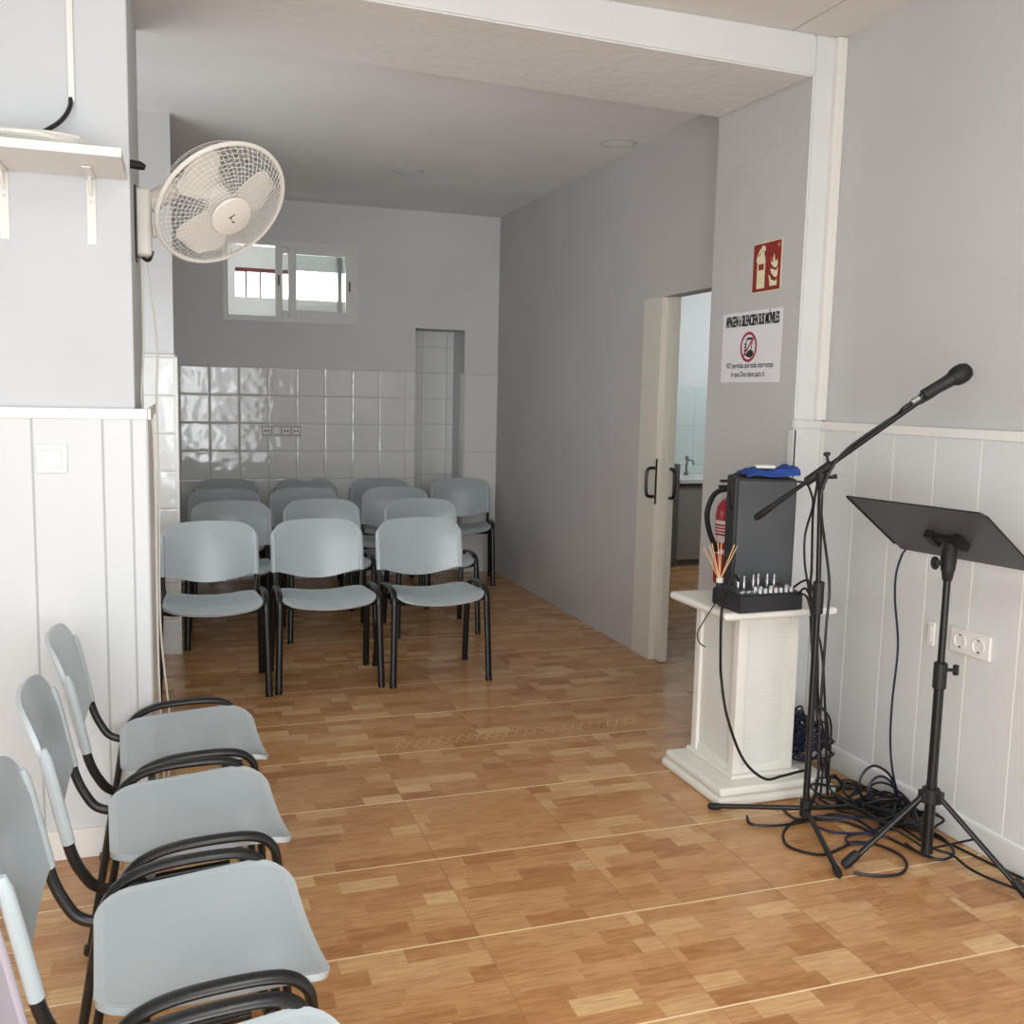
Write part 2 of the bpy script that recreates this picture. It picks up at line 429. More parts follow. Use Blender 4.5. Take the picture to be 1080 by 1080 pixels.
# left pier (pale), panelled below
b = MB(); b.box(XL, LX, LY, PY1, 0, ZC-.001, .006)
struct(b.build('wall_left_pier', [M['wall_l']], ang=50))
def panelling(name, kind, mats, zt, planks, span, face):
    b = MB()
    for a0, a1 in planks:
        b.mi = 0
        if kind == 'y': b.box(face, face+.012, a0+.003, a1-.003, .10, zt-.03, .002)      # face looks to -x
        else: b.box(a0+.003, a1-.003, face, face+.012, .10, zt-.03, .002)                # face looks to -y
    b.mi = 1
    if kind == 'y': b.box(face+.0015, face+.018, span[0], span[1], .09, zt-.02)
    else: b.box(span[0], span[1], face+.0015, face+.018, .09, zt-.02)
    b.mi = 2
    if kind == 'y': b.box(face-.006, face+.018, span[0], span[1], zt-.035, zt, .003)
    else: b.box(span[0], span[1], face-.006, face+.018, zt-.035, zt, .003)
    return struct(b.build(name, mats))
pl = [(x, x+.2055) for x in [-.217-.2055*k for k in range(7, 0, -1)]]+[(-.217, -.13), (-.13, -.082)]
panelling('wall_left_panelling', 'x', [M['plank_l'], M['groove_l'], M['trim']], 1.49, pl, (XL, -.08), LY-.022)
b = MB(); b.box(-.098, -.08, LY-.004, PY1, 0, 1.455, .003); b.box(-.0795, -.070, LY-.030, PY1, 1.455, 1.492, .003)
struct(b.build('trim_1', M['trim']))
b = MB(); b.box(XL, -.078, LY-.034, LY-.002, 0, .10, .004); struct(b.build('baseboard_left', M['trim']))
pr = []
yy = 3.61
while yy > YF: pr.append((yy-.2225, yy)); yy -= .2225
panelling('wall_right_panelling', 'y', [M['plank'], M['bead'], M['trim']], 1.478, pr, (YF, 3.632), XR-.02)
b = MB(); b.box(XR-.032, XR-.001, YF, 3.634, 0, .092, .004); struct(b.build('baseboard_right', M['plank']))
b = MB(); b.box(2.525, XR-.018, PY0-.022, PY0-.002, 0, 1.448, .002); b.box(2.521, XR-.018, PY0-.026, PY0-.002, 1.448, 1.482, .003)
b.box(2.523, 2.5365, PY0-.022, PY0+.02, 0, 1.44, .002)
struct(b.build('trim_2', M['plank']))
# beam and right pier: front faces white, undersides and sheltered faces grey plaster
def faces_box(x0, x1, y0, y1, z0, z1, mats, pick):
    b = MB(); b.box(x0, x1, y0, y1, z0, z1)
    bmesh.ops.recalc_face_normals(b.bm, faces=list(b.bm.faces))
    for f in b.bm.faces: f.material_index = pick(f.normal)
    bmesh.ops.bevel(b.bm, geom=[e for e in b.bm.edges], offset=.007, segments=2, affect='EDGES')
    return b, mats
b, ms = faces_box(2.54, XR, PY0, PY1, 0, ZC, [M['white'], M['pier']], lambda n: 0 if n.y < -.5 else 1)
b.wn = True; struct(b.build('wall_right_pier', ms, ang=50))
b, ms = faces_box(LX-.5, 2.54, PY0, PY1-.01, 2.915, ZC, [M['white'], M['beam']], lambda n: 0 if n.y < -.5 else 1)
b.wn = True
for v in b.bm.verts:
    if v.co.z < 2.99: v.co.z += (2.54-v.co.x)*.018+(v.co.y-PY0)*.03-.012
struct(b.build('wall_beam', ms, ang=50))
# back room
DY0, DY1, DZ = 4.42, 5.43, 2.145        # doorway in the corridor wall
b = MB(); b.box(XR, XR+.1, DY1, YB+.5, 0, ZC); b.box(XR, XR+.1, DY0-.01, DY1, DZ, ZC)
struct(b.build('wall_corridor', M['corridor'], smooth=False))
NX0, NX1, NZ = 1.945, 2.38, 2.105       # tall niche
WX0, WX1, WZ0, WZ1 = .40, 1.445, 2.125, 2.735
ZT = 1.742
b = MB()
def wy(x0, x1, z0, z1, y=YB, d=.14): b.box(x0, x1, y, y+d, z0, z1)
b.mi = 0
wy(-.2, WX0, ZT, ZC); wy(WX0, WX1, ZT, WZ0); wy(WX0, WX1, WZ1, ZC); wy(WX1, NX0, ZT, ZC); wy(NX0, NX1, NZ, ZC); wy(NX1, XR+.1, ZT-.005, ZC)
b.box(NX1, NX1+.02, YB+.14, YB+.5, 0, NZ); b.box(NX0-.02, NX1+.02, YB+.1, YB+.5, NZ, NZ+.02)
b.mi = 1
wy(-.2, NX0, 0, ZT, YB-.008, .148); b.box(NX0-.02, NX0, YB+.13, YB+.5, 0, NZ); wy(NX0-.02, NX1+.02, 0, NZ, YB+.36, .1)
b.mi = 2
wy(NX1, XR+.1, 0, ZT-.005, YB-.006, .146)
struct(b.build('wall_back', [M['wall'], M['tileb'], M['tilebig']], smooth=False))
# left side of the back room: tiled pillar and the wall behind it
b = MB()
b.mi = 0; b.box(-.9, .006, 6.008, YB, 1.735, ZC)
b.mi = 1; b.box(-.9, .018, 6.0, 6.2, 0, 1.735)
b.mi = 2; b.box(-.9, .018, 6.2, YB, 0, 1.735)
b.mi = 3; b.box(.010, .024, 5.996, 6.008, 0, 1.742); b.box(-.2, .024, 5.996, 6.008, 1.735, 1.745)
struct(b.build('wall_left_tiled', [M['wall'], M['tilep'], M['tileside'], M['trim']], smooth=False))
b = MB(); b.box(-1.0, -.9, PY1, YB, 0, ZC); struct(b.build('wall_left_back', M['wall'], smooth=False))
# back ceiling discs
for k, (px, py, lab) in enumerate([(430, 180, 'round white ceiling disc above the middle of the back room'), (667, 152.5, 'round white ceiling disc close to the grey corridor wall')]):
    p = onZ(px, py, ZC)
    r = .115
    if k: p = Vector((2.54, p.y, ZC))
    t = empty('ceiling_light', (p.x, p.y, ZC-.012), lab, 'light', 'ceiling discs of the back room')
    b = MB(); b.lathe([(r, .012), (r, .009), (r-.006, .007), (r-.012, .007), (r-.014, .009)], (p.x, p.y, ZC-.0125), n=40); b.build('rim', M['lamp'], t)
    b = MB(); b.lathe([(r-.013, .009), (r-.03, .007), (0, .0065)], (p.x, p.y, ZC-.0105), n=40); b.build('diffuser', M['ceil_b'], t)

# ------------------------------------------------------------------ sliding door and kitchen beyond
t = empty('door_1', (XR, 5.3, 0)); struct(t)
yj = onX(695, 400, XR-.006).y
b = MB(); b.box(XR-.006, XR+.1, yj, DY1+.004, 0, DZ, .004)
b.build('door_jamb', M['door'], t)
b = MB(); ye = onX(708, 400, XR+.03).y
b.box(XR+.03, XR+.07, ye+.005, 5.40, .004, DZ-.005, .003)
b.box(XR+.027, XR+.075, ye, ye+.025, .004, DZ-.005, .003)
b.build('door_leaf', M['door'], t)
def dhandle(x, y, s, name):
    b = MB(); z0, z1 = .985, 1.155
    b.tube(smooth_path([(x, y, z0), (x+s*.035, y, z0+.004), (x+s*.05, y, z0+.03), (x+s*.05, y, z1-.03), (x+s*.035, y, z1-.004), (x, y, z1)], 6), .010, 8)
    return b.build(name, M['handle'], t)
dhandle(XR-.006, onX(690, 505, XR-.006).y, -1, 'door_handle')
b = MB(); hx = XR+.05; b.tube(smooth_path([(hx, ye+.002, .985), (hx, ye-.035, .99), (hx, ye-.05, 1.02), (hx, ye-.05, 1.12), (hx, ye-.035, 1.15), (hx, ye+.002, 1.155)], 6), .010, 8)
b.build('door_handle', M['handle'], t)
b = MB(); b.box(XR-.0065, XR+.005, yj-.004, yj-.0005, .94, 1.21, .001); b.build('latch_plate', M['handle'], t)
KY = 8.75
b = MB(); b.mi = 0; b.box(2.9, 5.6, KY, KY+.1, 1.69, ZC); b.mi = 1; b.box(2.9, 5.6, KY-.01, KY+.1, 0, 1.69)
struct(b.build('wall_kitchen_back', [M['wall'], M['tilek']], smooth=False))
b = MB(); b.box(5.5, 5.6, 4.0, KY, 0, ZC); struct(b.build('wall_kitchen_right', M['wall'], smooth=False))
b = MB(); b.box(XR+.14, 5.6, 4.28, 4.41, 0, ZC); struct(b.build('wall_kitchen_front', M['wall'], smooth=False))
b = MB(); b.box(XR, 5.6, 4.28, KY+.1, ZC, ZC+.1); struct(b.build('ceiling', M['ceil_b'], smooth=False))
# kitchen cupboard against the tiles and the worktop beside it
t = empty('kitchen_cupboard', (4.15, 8.4, 0), 'tall grey cupboard glimpsed through the doorway behind the sliding door', 'cupboard')
b = MB(); b.box(3.96, 4.42, 8.10, KY-.012, .0, .965, .004); b.build('carcass', M['cupdark'], t)
b = MB(); b.box(3.975, 4.405, 8.08, 8.099, .05, .94, .004); b.build('door', M['cupdark'], t)
t = empty('kitchen_unit', (4.7, 8.4, 0), 'grey sink unit under a pale worktop seen through the doorway', 'cabinet')
b = MB(); b.box(4.425, 5.3, 8.16, KY-.012, 0, .78, .004); b.build('carcass', M['cupdark'], t)
b = MB(); b.box(4.44, 4.72, 8.14, 8.159, .06, .76, .004); b.build('door', M['cupboard'], t)
b = MB(); b.box(4.73, 5.05, 8.14, 8.159, .06, .76, .004); b.build('door', M['cupboard'], t)
b = MB(); b.box(4.423, 5.32, 8.10, KY-.012, .7805, .82, .006)
tag(b.build('worktop', M['counter']), 'pale worktop edge seen through the doorway above the sink unit', 'worktop')
b = MB(); b.tube(smooth_path([(4.76, 8.6, .8205), (4.76, 8.6, .93), (4.76, 8.56, .97), (4.76, 8.48, .965), (4.76, 8.46, .93)], 5), .011, 8)
b.cyl((4.76, 8.6, .8205), (4.76, 8.6, .85), .022); b.box(4.745, 4.775, 8.59, 8.61, .965, 1.01, .004)
tag(b.build('kitchen_tap', M['steel']), 'shiny tap standing on the kitchen worktop', 'tap')

# ------------------------------------------------------------------ back window and what lies outside it
t = empty('window_1', ((WX0+WX1)/2, YB, WZ0)); struct(t)
def frame_xz(b, x0, x1, z0, z1, w, y0, y1, bev=.003, wt=None):
    wt = wt or w
    b.box(x0, x0+w, y0, y1, z0, z1, bev); b.box(x1-w, x1, y0, y1, z0, z1, bev)
    b.box(x0+w, x1-w, y0, y1, z0, z0+wt, bev); b.box(x0+w, x1-w, y0, y1, z1-wt, z1, bev)
b = MB(); frame_xz(b, WX0-.02, WX1+.015, WZ0-.02, WZ1+.015, .045, YB-.012, YB+.10); b.build('window_frame', M['alu'], t)
xs = onY(306, 290, YB).x
b = MB(); frame_xz(b, xs-.015, WX1-.03, WZ0+.02, WZ1-.025, .062, YB-.016, YB+.015); s1 = b.build('window_sash', M['alu'], t)
b = MB(); b.box(xs+.04, WX1-.085, YB-.002, YB+.002, WZ0+.07, WZ1-.075); b.build('window_pane', M['glass'], s1)
b = MB(); b.box(WX1-.067, WX1-.055, YB-.022, YB-.0155, 2.375, 2.455, .002); b.build('window_latch', M['dark'], s1)
xq = onY(291, 290, YB).x
b = MB(); frame_xz(b, xq, xq+.63, WZ0+.02, WZ1-.025, .055, YB+.025, YB+.055); s2 = b.build('window_sash', M['alu'], t)
b = MB(); b.box(xq+.05, xq+.58, YB+.038, YB+.042, WZ0+.07, WZ1-.075); b.build('window_pane', M['glass'], s2)
b = MB(); b.box(xq+.018, xq+.03, YB+.02, YB+.026, 2.40, 2.48, .002); b.build('window_latch', M['dark'], s2)
# lightwell outside: white walls, a long slot of daylight closed by bars
OY = 9.6
oz0, oz1 = 2.41, 2.675
b = MB()
b.box(-.3, .555, OY, OY+.1, 1.6, 3.4); b.box(1.80, 2.6, OY, OY+.1, 1.6, 3.4); b.box(.555, 1.8, OY, OY+.1, 1.6, oz0); b.box(.555, 1.8, OY, OY+.1, oz1, 3.4)
b.box(-.4, -.3, YB+.14, OY, 1.6, 3.4)
b.box(2.6, 2.7, YB+.6, OY, 1.6, 3.4)
b.box(-.4, 2.7, YB+.14, OY+.1, 3.3, 3.4); b.box(-.4, 2.7, YB+.55, OY+.1, 1.5, 1.6)
struct(b.build('wall_lightwell', M['outside'], smooth=False))
t = empty('window_bars', (.8, OY+.03, oz0), 'grey iron bars under a rust red lintel outside the open back window', 'bars')
for x in (.655, .785, .92, 1.05):
    b = MB(); b.box(x-.008, x+.008, OY+.03, OY+.046, oz0, oz1-.03); b.build('bar', M['ironbar'], t)
b = MB(); b.box(.556, 1.1, OY+.002, OY+.05, oz1-.035, oz1-.001); b.build('lintel', M['rust'], t)
b = MB(); b.box(1.49, 1.53, OY-.05, OY-.002, 1.601, 3.299, .004)
tag(b.build('outside_post', M['ironbar']), 'grey upright post seen outside through the right hand window pane', 'post')

# ------------------------------------------------------------------ chairs
def make_chair():
    root = empty('stacking_chair', (0, 0, 0))
    # seat: dished, waterfall front, rounded corners
    NU, NV = 26, 22; G = []
    for i in range(NV+1):
        s = -math.cos(math.pi*i/NV)                       # -1 front .. 1 rear
        y = -.044+s*.208
        w0 = .252-.030*(s+1)/2
        k = abs(s)
        w = w0
        c = .62
        if k > c: w = w0-(.085 if s > 0 else .078)*(1-math.sqrt(max(0., 1-((k-c)/(1-c))**2)))
        row = []
        for j in range(NU+1):
            u = -1+2*j/NU
            z = .455+.036*(u*w/.25)**2-.003*s
            if s < -.5: z -= .020*((-s-.5)/.5)**2
            if s > .6: z += .004*((s-.6)/.4)**2
            row.append(Vector((u*w, y, z)))
        G.append(row)
    b = MB(); b.sheet(G, .013, (3, 1)); b.build('seat', [M['chair'], M['chair_rim']], root)
    # backrest: curved shell with a sleeve down each side
    NU, NV = 28, 12; G = []
    def ytube(z): return .232+.052*(z-.50)/.26
    for i in range(NU+1):
        u = -math.cos(math.pi*i/NU); a = abs(u)
        zb = .562-.052*math.cos(u*math.pi/2)**1.1; zt = .837-.018*u*u
        if a > .62: zt -= .066*(1-math.sqrt(max(0., 1-((a-.62)/.38)**2)))
        col = []
        for j in range(NV+1):
            v = j/NV; z = zb+(zt-zb)*v
            y = ytube(z)+.040*(1-u*u)+.014*max(0, v-.7)/.3
            col.append(Vector((u*.250, y, z)))
        G.append(col)
    b = MB(); b.sheet(G, .011, (4, 0)); b.mi = 1
    for s in (-1, 1):
        b.tube([(s*.243, ytube(z)+.006, z) for z in (.552, .585, .64, .70, .75, .772)], .0165, 10, .014, radii=[1, 1, 1, 1, .9, .5])
    b.build('backrest', [M['chair'], M['chair_rim']], root)
    for s in (-1, 1):
        b = MB(); b.tube([(s*.268, -.232, .012), (s*.257, -.205, .44)], .018, 12, .011, up=(1, 0, 0)); b.cyl((s*.268, -.2325, 0), (s*.268, -.231, .02), .019, 12)
        b.build('leg', M['tube'], root)
        b = MB(); b.tube([(s*.268, .218, .012), (s*.257, .150, .425)], .018, 12, .011, up=(1, 0, 0)); b.cyl((s*.268, .2185, 0), (s*.268, .216, .02), .019, 12)
        b.build('leg', M['tube'], root)
        b = MB(); b.tube(smooth_path([(s*.257, -.205, .44), (s*.257, -.197, .475), (s*.257, -.170, .502), (s*.257, -.125, .514), (s*.257, -.04, .516), (s*.257, .04, .510), (s*.257, .095, .492), (s*.257, .130, .462), (s*.257, .150, .425)], 5), .018, 12, .011, up=(1, 0, 0))
        b.build('side_rail', M['tube'], root)
        b = MB(); b.tube(smooth_path([(s*.215, -.10, .428), (s*.218, .05, .424), (s*.224, .13, .418), (s*.232, .19, .432), (s*.239, .222, .475), (s*.243, ytube(.53)+.006, .53), (s*.243, ytube(.60)+.006, .60)], 5), .0125, 10)
        b.build('back_upright', M['tube'], root)
        b = MB(); b.lathe([(.008, 0), (.008, .003), (.004, .006), (0, .006)], (s*.222, -.03, .483), n=10); b.build('rivet', M['screw'], root)
    for y in (-.13, .08):
        b = MB(); b.tube([(-.262, y, .455 if y > 0 else .44), (-.20, y, .428), (.20, y, .428), (.262, y, .455 if y > 0 else .44)], .011, 8); b.build('crossbar', M['tube'], root)
    return root
proto = make_chair(); used = [False]
def chair(x, y, rz, label, group, pale=False):
    o = copy_tree(proto) if used[0] else proto
    used[0] = True
    o.location = (x, y, 0); o.rotation_euler = (0, 0, math.radians(rz))
    o['label'] = label; o['category'] = 'chair'; o['group'] = group
    if pale:
        for ch in o.children:
            if ch.name.startswith('backrest'):
                ch.data = ch.data.copy(); ch.data.materials[0] = ch.data.materials[1] = M['chair_pale']; ch['label'] = 'pinkish grey backrest'
    return o
GA, GB = 'grey chairs in rows at the back', 'grey chairs along the left wall'
chair(.172, 5.27, 0, 'front row grey plastic chair nearest the white left pier', GA)
chair(.757, 5.29, 0, 'middle grey plastic chair of the front row facing the camera', GA)
chair(1.345, 5.26, 1, 'right hand grey plastic chair of the front row facing the camera', GA)
chair(.33, 6.30, -2, 'second row grey chair behind the front row left chair', GA)
chair(.93, 6.33, 0, 'second row grey chair behind the middle front row chair', GA)
chair(1.60, 6.30, 0, 'second row grey chair behind the right hand front row chair', GA)
chair(.335, 7.12, 0, 'third row grey chair on the left by the tiled side wall', GA)
chair(.915, 7.14, 1, 'third row grey chair in the middle under the wall socket strip', GA)
chair(1.525, 7.16, -16, 'third row grey chair turned aside with its seat showing', GA)
chair(.395, 7.90, 0, 'back row grey chair at the left against the tiles', GA)
chair(1.02, 7.92, 0, 'back row grey chair in the middle against the tiles', GA)
chair(1.615, 7.90, -4, 'back row grey chair just left of the tall tiled niche', GA)
chair(2.255, 7.88, -14, 'grey chair standing alone in the back corner below the niche', GA)
chair(-.008, 3.12, 93, 'farthest grey chair of the left row, nearest the white panelled pier', GB)
chair(-.006, 2.545, 94, 'middle grey chair of the left row, second from the panelled pier', GB)
chair(.0, 1.95, 94, 'large grey chair in the lower left foreground, third from the panelled pier', GB)
chair(.028, 1.37, 95, 'grey chair cut off by the bottom left corner with a pinkish backrest', GB, True)

# ------------------------------------------------------------------ fan on the pier
FC = onY(234, 216, 3.72)                                        # centre of the cage
vr = (FC-O_).normalized()
e1 = R_*.78-D_*.62; e1 = (e1-vr*e1.dot(vr)).normalized()          # long axis of the cage as it appears
e2 = vr.cross(e1)
if e2.dot(D_) < 0: e2 = -e2
ax = (-vr*math.cos(.80)+e2*math.sin(.80)).normalized()              # turned right and down from the camera
q = Matrix((e1, ax.cross(e1), ax)).transposed().to_quaternion()
pr0 = Vector((LX, 3.80, 1.98))
fan = empty('wall_fan', pr0, 'off white oscillating wall fan mounted on the side of the left pier', 'fan')
b = MB(); b.box(LX, LX+.056, 3.755, 3.875, 2.015, 2.25, .016, seg=3); b.build('mount_housing', M['fanplastic'], fan)
b = MB(); b.box(LX-.001, LX+.008, 3.75, 3.885, 2.005, 2.255, .003); b.tube(smooth_path([(LX+.02, 3.80, 2.022), (LX+.035, 3.79, 2.005), (LX+.048, 3.80, 2.012), (LX+.056, 3.80, 2.04)], 4), .007, 6); b.build('back_plate', M['black'], fan)
hub = FC-ax*.075
b = MB()
p0 = Vector((LX+.045, 3.815, 2.20)); p1 = FC-ax*.15
b.tube(smooth_path([p0, p0.lerp(p1, .4)+Vector((0, 0, .01)), p1], 6), .034, 12, radii=None); b.build('arm', M['fanplastic'], fan)
b = MB(); b.lathe([(0, -.075), (.045, -.07), (.062, -.045), (.066, 0), (.062, .03), (.05, .045)], FC-ax*.125, ax, 24); b.build('motor_housing', M['fanplastic'], fan)
b = MB(); b.box(LX+.057, LX+.072, 3.80, 3.83, 2.09, 2.13, .005); b.build('pull_knob', M['fanplastic'], fan)
RF = .241
def fp(r, a, h): return FC+q @ Vector((r*math.cos(a), r*math.sin(a), h))
b = MB(); b.tube([fp(RF, 2*math.pi*k/72, 0) for k in range(72)], .0085, 8, closed=True); b.build('cage_ring', M['fanplastic'], fan)
def prof_front(r): return .068*(1-(r/RF)**2.6)
def prof_back(r): return -.105*(1-(r/RF)**7.)
for nm, pf, rmin in (('front_grille', prof_front, .06), ('rear_grille', prof_back, .05)):
    b = MB(); NS = 66 if nm[0] == 'f' else 40
    for k in range(NS):
        a = 2*math.pi*k/NS
        b.tube([fp(rmin+(RF-rmin)*i/7, a+(.25*(i/7.)**1. if nm[0] == 'f' else 0), pf(rmin+(RF-rmin)*i/7)) for i in range(8)], .0010, 4, cap=False)
    for i in range(1, 14 if nm[0] == 'f' else 6):
        r = rmin+(RF-rmin)*i/(14. if nm[0] == 'f' else 6.)
        b.tube([fp(r, 2*math.pi*k/48, pf(r)) for k in range(48)], .0010, 4, closed=True)
    b.build(nm, M['fanwire'], fan)
b = MB(); b.lathe([(.072, 0), (.075, .006), (.072, .012), (.05, .016), (0, .018)], FC+ax*(prof_front(.06)-.004), ax, 36)
cap_o = b.build('hub_cap', M['fanplastic'], fan)
# little dark emblem on the hub cap
b = MB(); e0 = FC+ax*(prof_front(.06)+.0145)
ex, ey = R_-ax*R_.dot(ax), -D_+ax*D_.dot(ax); ex.normalize(); ey.normalize()
def em(pts, w):
    b.tube([e0+ex*x+ey*y for x, y in pts], w, 4)
em([(-.026, .016), (-.014, .018), (-.004, .020)], .0016); em([(-.016, .018), (-.012, .006), (-.004, -.004)], .0016); em([(.004, -.014), (.012, -.022), (.020, -.026)], .0024)
b.build('emblem', M['ink'], cap_o)
for k, a0 in enumerate((1.48, -.59, 3.65)):                        # three broad blades
    G = []
    for i in range(11):
        f_ = i/10; r = .05+.165*f_
        wl, wt_ = -.20-.34*math.sin(math.pi*min(1, f_*.62+.14)), .42*math.sin(math.pi*min(1., f_*.55+.22))+.22
        if f_ > .8: k2 = math.sqrt(max(0, 1-((f_-.8)/.2)**2)); mid = (wl+wt_)/2; wl = mid+(wl-mid)*max(.12, k2); wt_ = mid+(wt_-mid)*max(.12, k2)
        G.append([fp(r, a0+wl+(wt_-wl)*j/8, -.022+.03*(j/8-.5)) for j in range(9)])
    b = MB(); b.sheet(G, .004); b.build('blade', M['fanplastic'], fan)
b = MB(); b.lathe([(.05, -.03), (.052, 0), (.048, .025), (0, .035)], FC-ax*.03, ax, 20); b.build('blade_hub', M['fanplastic'], fan)
def cable(name, pts, r, mat, label, cat='cable', k=8, group=None):
    b = MB(); b.tube(smooth_path(pts, k), r, 7)
    return tag(b.build(name, mat), label, cat, group)
c0 = Vector((LX+.022, 3.79, 2.002))
cable('fan_cord', [c0, (LX+.022, 3.70, 1.7), (LX+.016, 3.62, 1.495), (-.067, 3.60, 1.40), (-.066, 3.60, .6), (-.055, 3.6, .25), (-.06, 3.6, .05)], .004, M['wcable'], 'white cord hanging straight down from the fan along the pier corner')
cable('fan_cord', [(LX+.04, 3.80, 2.005), (LX+.052, 3.80, 1.88), (LX+.066, 3.80, 1.7), (LX+.060, 3.8, 1.5), (-.055, 3.8, 1.2), (-.06, 3.8, .7), (-.035, 3.8, .35), (-.03, 3.8, .2), (-.055, 3.8, .03)], .004, M['wcable'], 'white cord bowing outward beside the pier below the fan')

# ------------------------------------------------------------------ shelf, trunking, switch on the left pier
sz = 2.205
t = empty('wall_shelf', (-.6, LY, sz), 'white wall shelf on two pale brackets high on the left pier', 'shelf')
b = MB(); b.box(-1.3, -.128, LY-.335, LY-.001, sz, sz+.026, .002); b.build('shelf_board', M['trim'], t)
for x in (onY(96, 200, LY).x, onY(4, 200, LY).x, -1.1):
    b = MB()
    b.box(x-.0135, x+.0135, LY-.006, LY, sz-.205, sz-.001, .002); b.box(x-.0135, x+.0135, LY-.185, LY-.001, sz-.007, sz-.001, .002)
    b.poly([(x-.004, LY-.006, sz-.06), (x-.004, LY-.006, sz-.007), (x-.004, LY-.06, sz-.007)], (.008, 0, 0))
    k = b.build('bracket', M['trim'], t)
    b = MB()
    for z in (sz-.075, sz-.18): b.cyl((x, LY-.0085, z), (x, LY-.005, z), .005, 8)
    b.build('screw', M['steel'], k)
b = MB()
p = []
for k in range(90):
    a = k/90*2*math.pi*6
    p.append((-.40+.16*math.cos(a)*(1+.10*math.sin(k*1.7)), LY-.16+.10*math.sin(a)*(1+.12*math.cos(k*.9)), sz+.033+.0018*k/6+.014*abs(math.sin(a*.5+k*.2))))
b.tube(p, .005, 6)
tag(b.build('cable_coil', M['wcable']), 'coiled white cable lying on the wall shelf', 'cable')
q0, q1 = onY(71, 60, LY).x, onY(78, 60, LY).x
b = MB(); b.box(q0, q1, LY-.014, LY, onY(75, 108, LY).z, ZC-.002, .002)
tag(b.build('cable_trunking', M['pvc']), 'narrow white cable trunking running up the left pier above the shelf', 'trunking')
cable('shelf_cable', [onY(74.5, 104, LY-.010), onY(74, 112, LY-.03), onY(69, 122, LY-.05), onY(60, 131, LY-.07), onY(46, 139, LY-.09), onY(38, 145, LY-.1)], .007, M['cable'], 'short black cable curving from the trunking down to the shelf')
b = MB(); p = onX(136, 170, LX)
b.tube([(LX-.002, LY+.02, 2.262), (LX+.03, LY+.03, 2.261), (LX+.045, LY+.03, 2.256)], .014, 10, radii=[1, 1, .6])
tag(b.build('cable_plug', M['rubber']), 'black plug end sticking out at the pier corner beside the shelf', 'plug')
sw = onY(55.5, 483, LY)
t = empty('light_switch', (sw.x, LY-.022, sw.z-.045), 'square white light switch on the left panelling', 'switch')
b = MB(); b.box(sw.x-.046, sw.x+.046, LY-.031, LY-.0215, sw.z-.046, sw.z+.046, .003); b.build('plate', M['trim'], t)
b = MB(); b.box(sw.x-.030, sw.x+.030, LY-.038, LY-.0305, sw.z-.028, sw.z+.028, .004); b.build('rocker', M['pvc'], t)

# ------------------------------------------------------------------ right wall fittings
b = MB(); b.box(2.632, XR-.001, 3.628, PY0-.001, 1.483, ZC-.004, .003)
tag(b.build('cable_trunking', M['trim']), 'tall white cable trunking in the corner beside the right hand pier', 'trunking')
yA, yB = onX(1004, 680, XR-.02).y, onX(1046, 685, XR-.02).y
zA, zB = .680, .768
t = empty('double_socket', (XR-.02, (yA+yB)/2, zA), 'white double power socket on the right panelling behind the music stand', 'socket')
b = MB(); b.box(XR-.031, XR-.0195, yB, yA, zA, zB, .004); b.build('plate', M['pvc'], t)
ym = (yA+yB)/2
for yc in (ym+.043, ym-.043):
    b = MB(); zc = (zA+zB)/2
    b.lathe([(.029, 0), (.029, .003), (.026, .004), (.023, .002), (.021, -.003), (0, -.003)], (XR-.0315, yc, zc), (-1, 0, 0), 24); o = b.build('outlet', M['pvc'], t)
    b = MB()
    for dz in (-.009, .009): b.cyl((XR-.0292, yc, zc+dz), (XR-.0283, yc, zc+dz), .003, 8)
    b.box(XR-.034, XR-.031, yc-.004, yc+.004, zc+.019, zc+.026); b.box(XR-.034, XR-.031, yc-.004, yc+.004, zc-.026, zc-.019)
    b.build('contact', M['dark'], o)
pw = onX(983, 668, XR-.02)
b = MB(); b.box(XR-.03, XR-.0195, pw.y-.018, pw.y+.016, pw.z-.045, pw.z+.045, .004); b.box(XR-.034, XR-.03, pw.y-.010, pw.y+.009, pw.z-.03, pw.z+.03, .003)
tag(b.build('wall_plate', M['pvc']), 'small white wall plate just left of the music stand pole', 'wall plate')
# socket strip on the back tiles
x0, x1 = onY(276, 455, YB).x, onY(317, 455, YB).x
t = empty('socket_strip', ((x0+x1)/2, YB-.008, 1.19), 'grey strip of wall sockets set in the back tiles', 'socket')
b = MB(); b.box(x0, x1, YB-.018, YB-.0085, 1.185, 1.275, .003); b.build('plate', M['grey'], t)
n = 4
for k in range(n):
    xc = x0+(x1-x0)*(k+.5)/n
    b = MB(); b.box(xc-.030, xc+.030, YB-.023, YB-.0175, 1.203, 1.257, .003)
    o = b.build('outlet' if k != 1 else 'rocker', M['pvc'], t)
    if k != 1:
        b = MB()
        for s in (-1, 1): b.cyl((xc+s*.012, YB-.0245, 1.23), (xc+s*.012, YB-.0225, 1.23), .008, 8)
        b.build('contact', M['dark'], o)
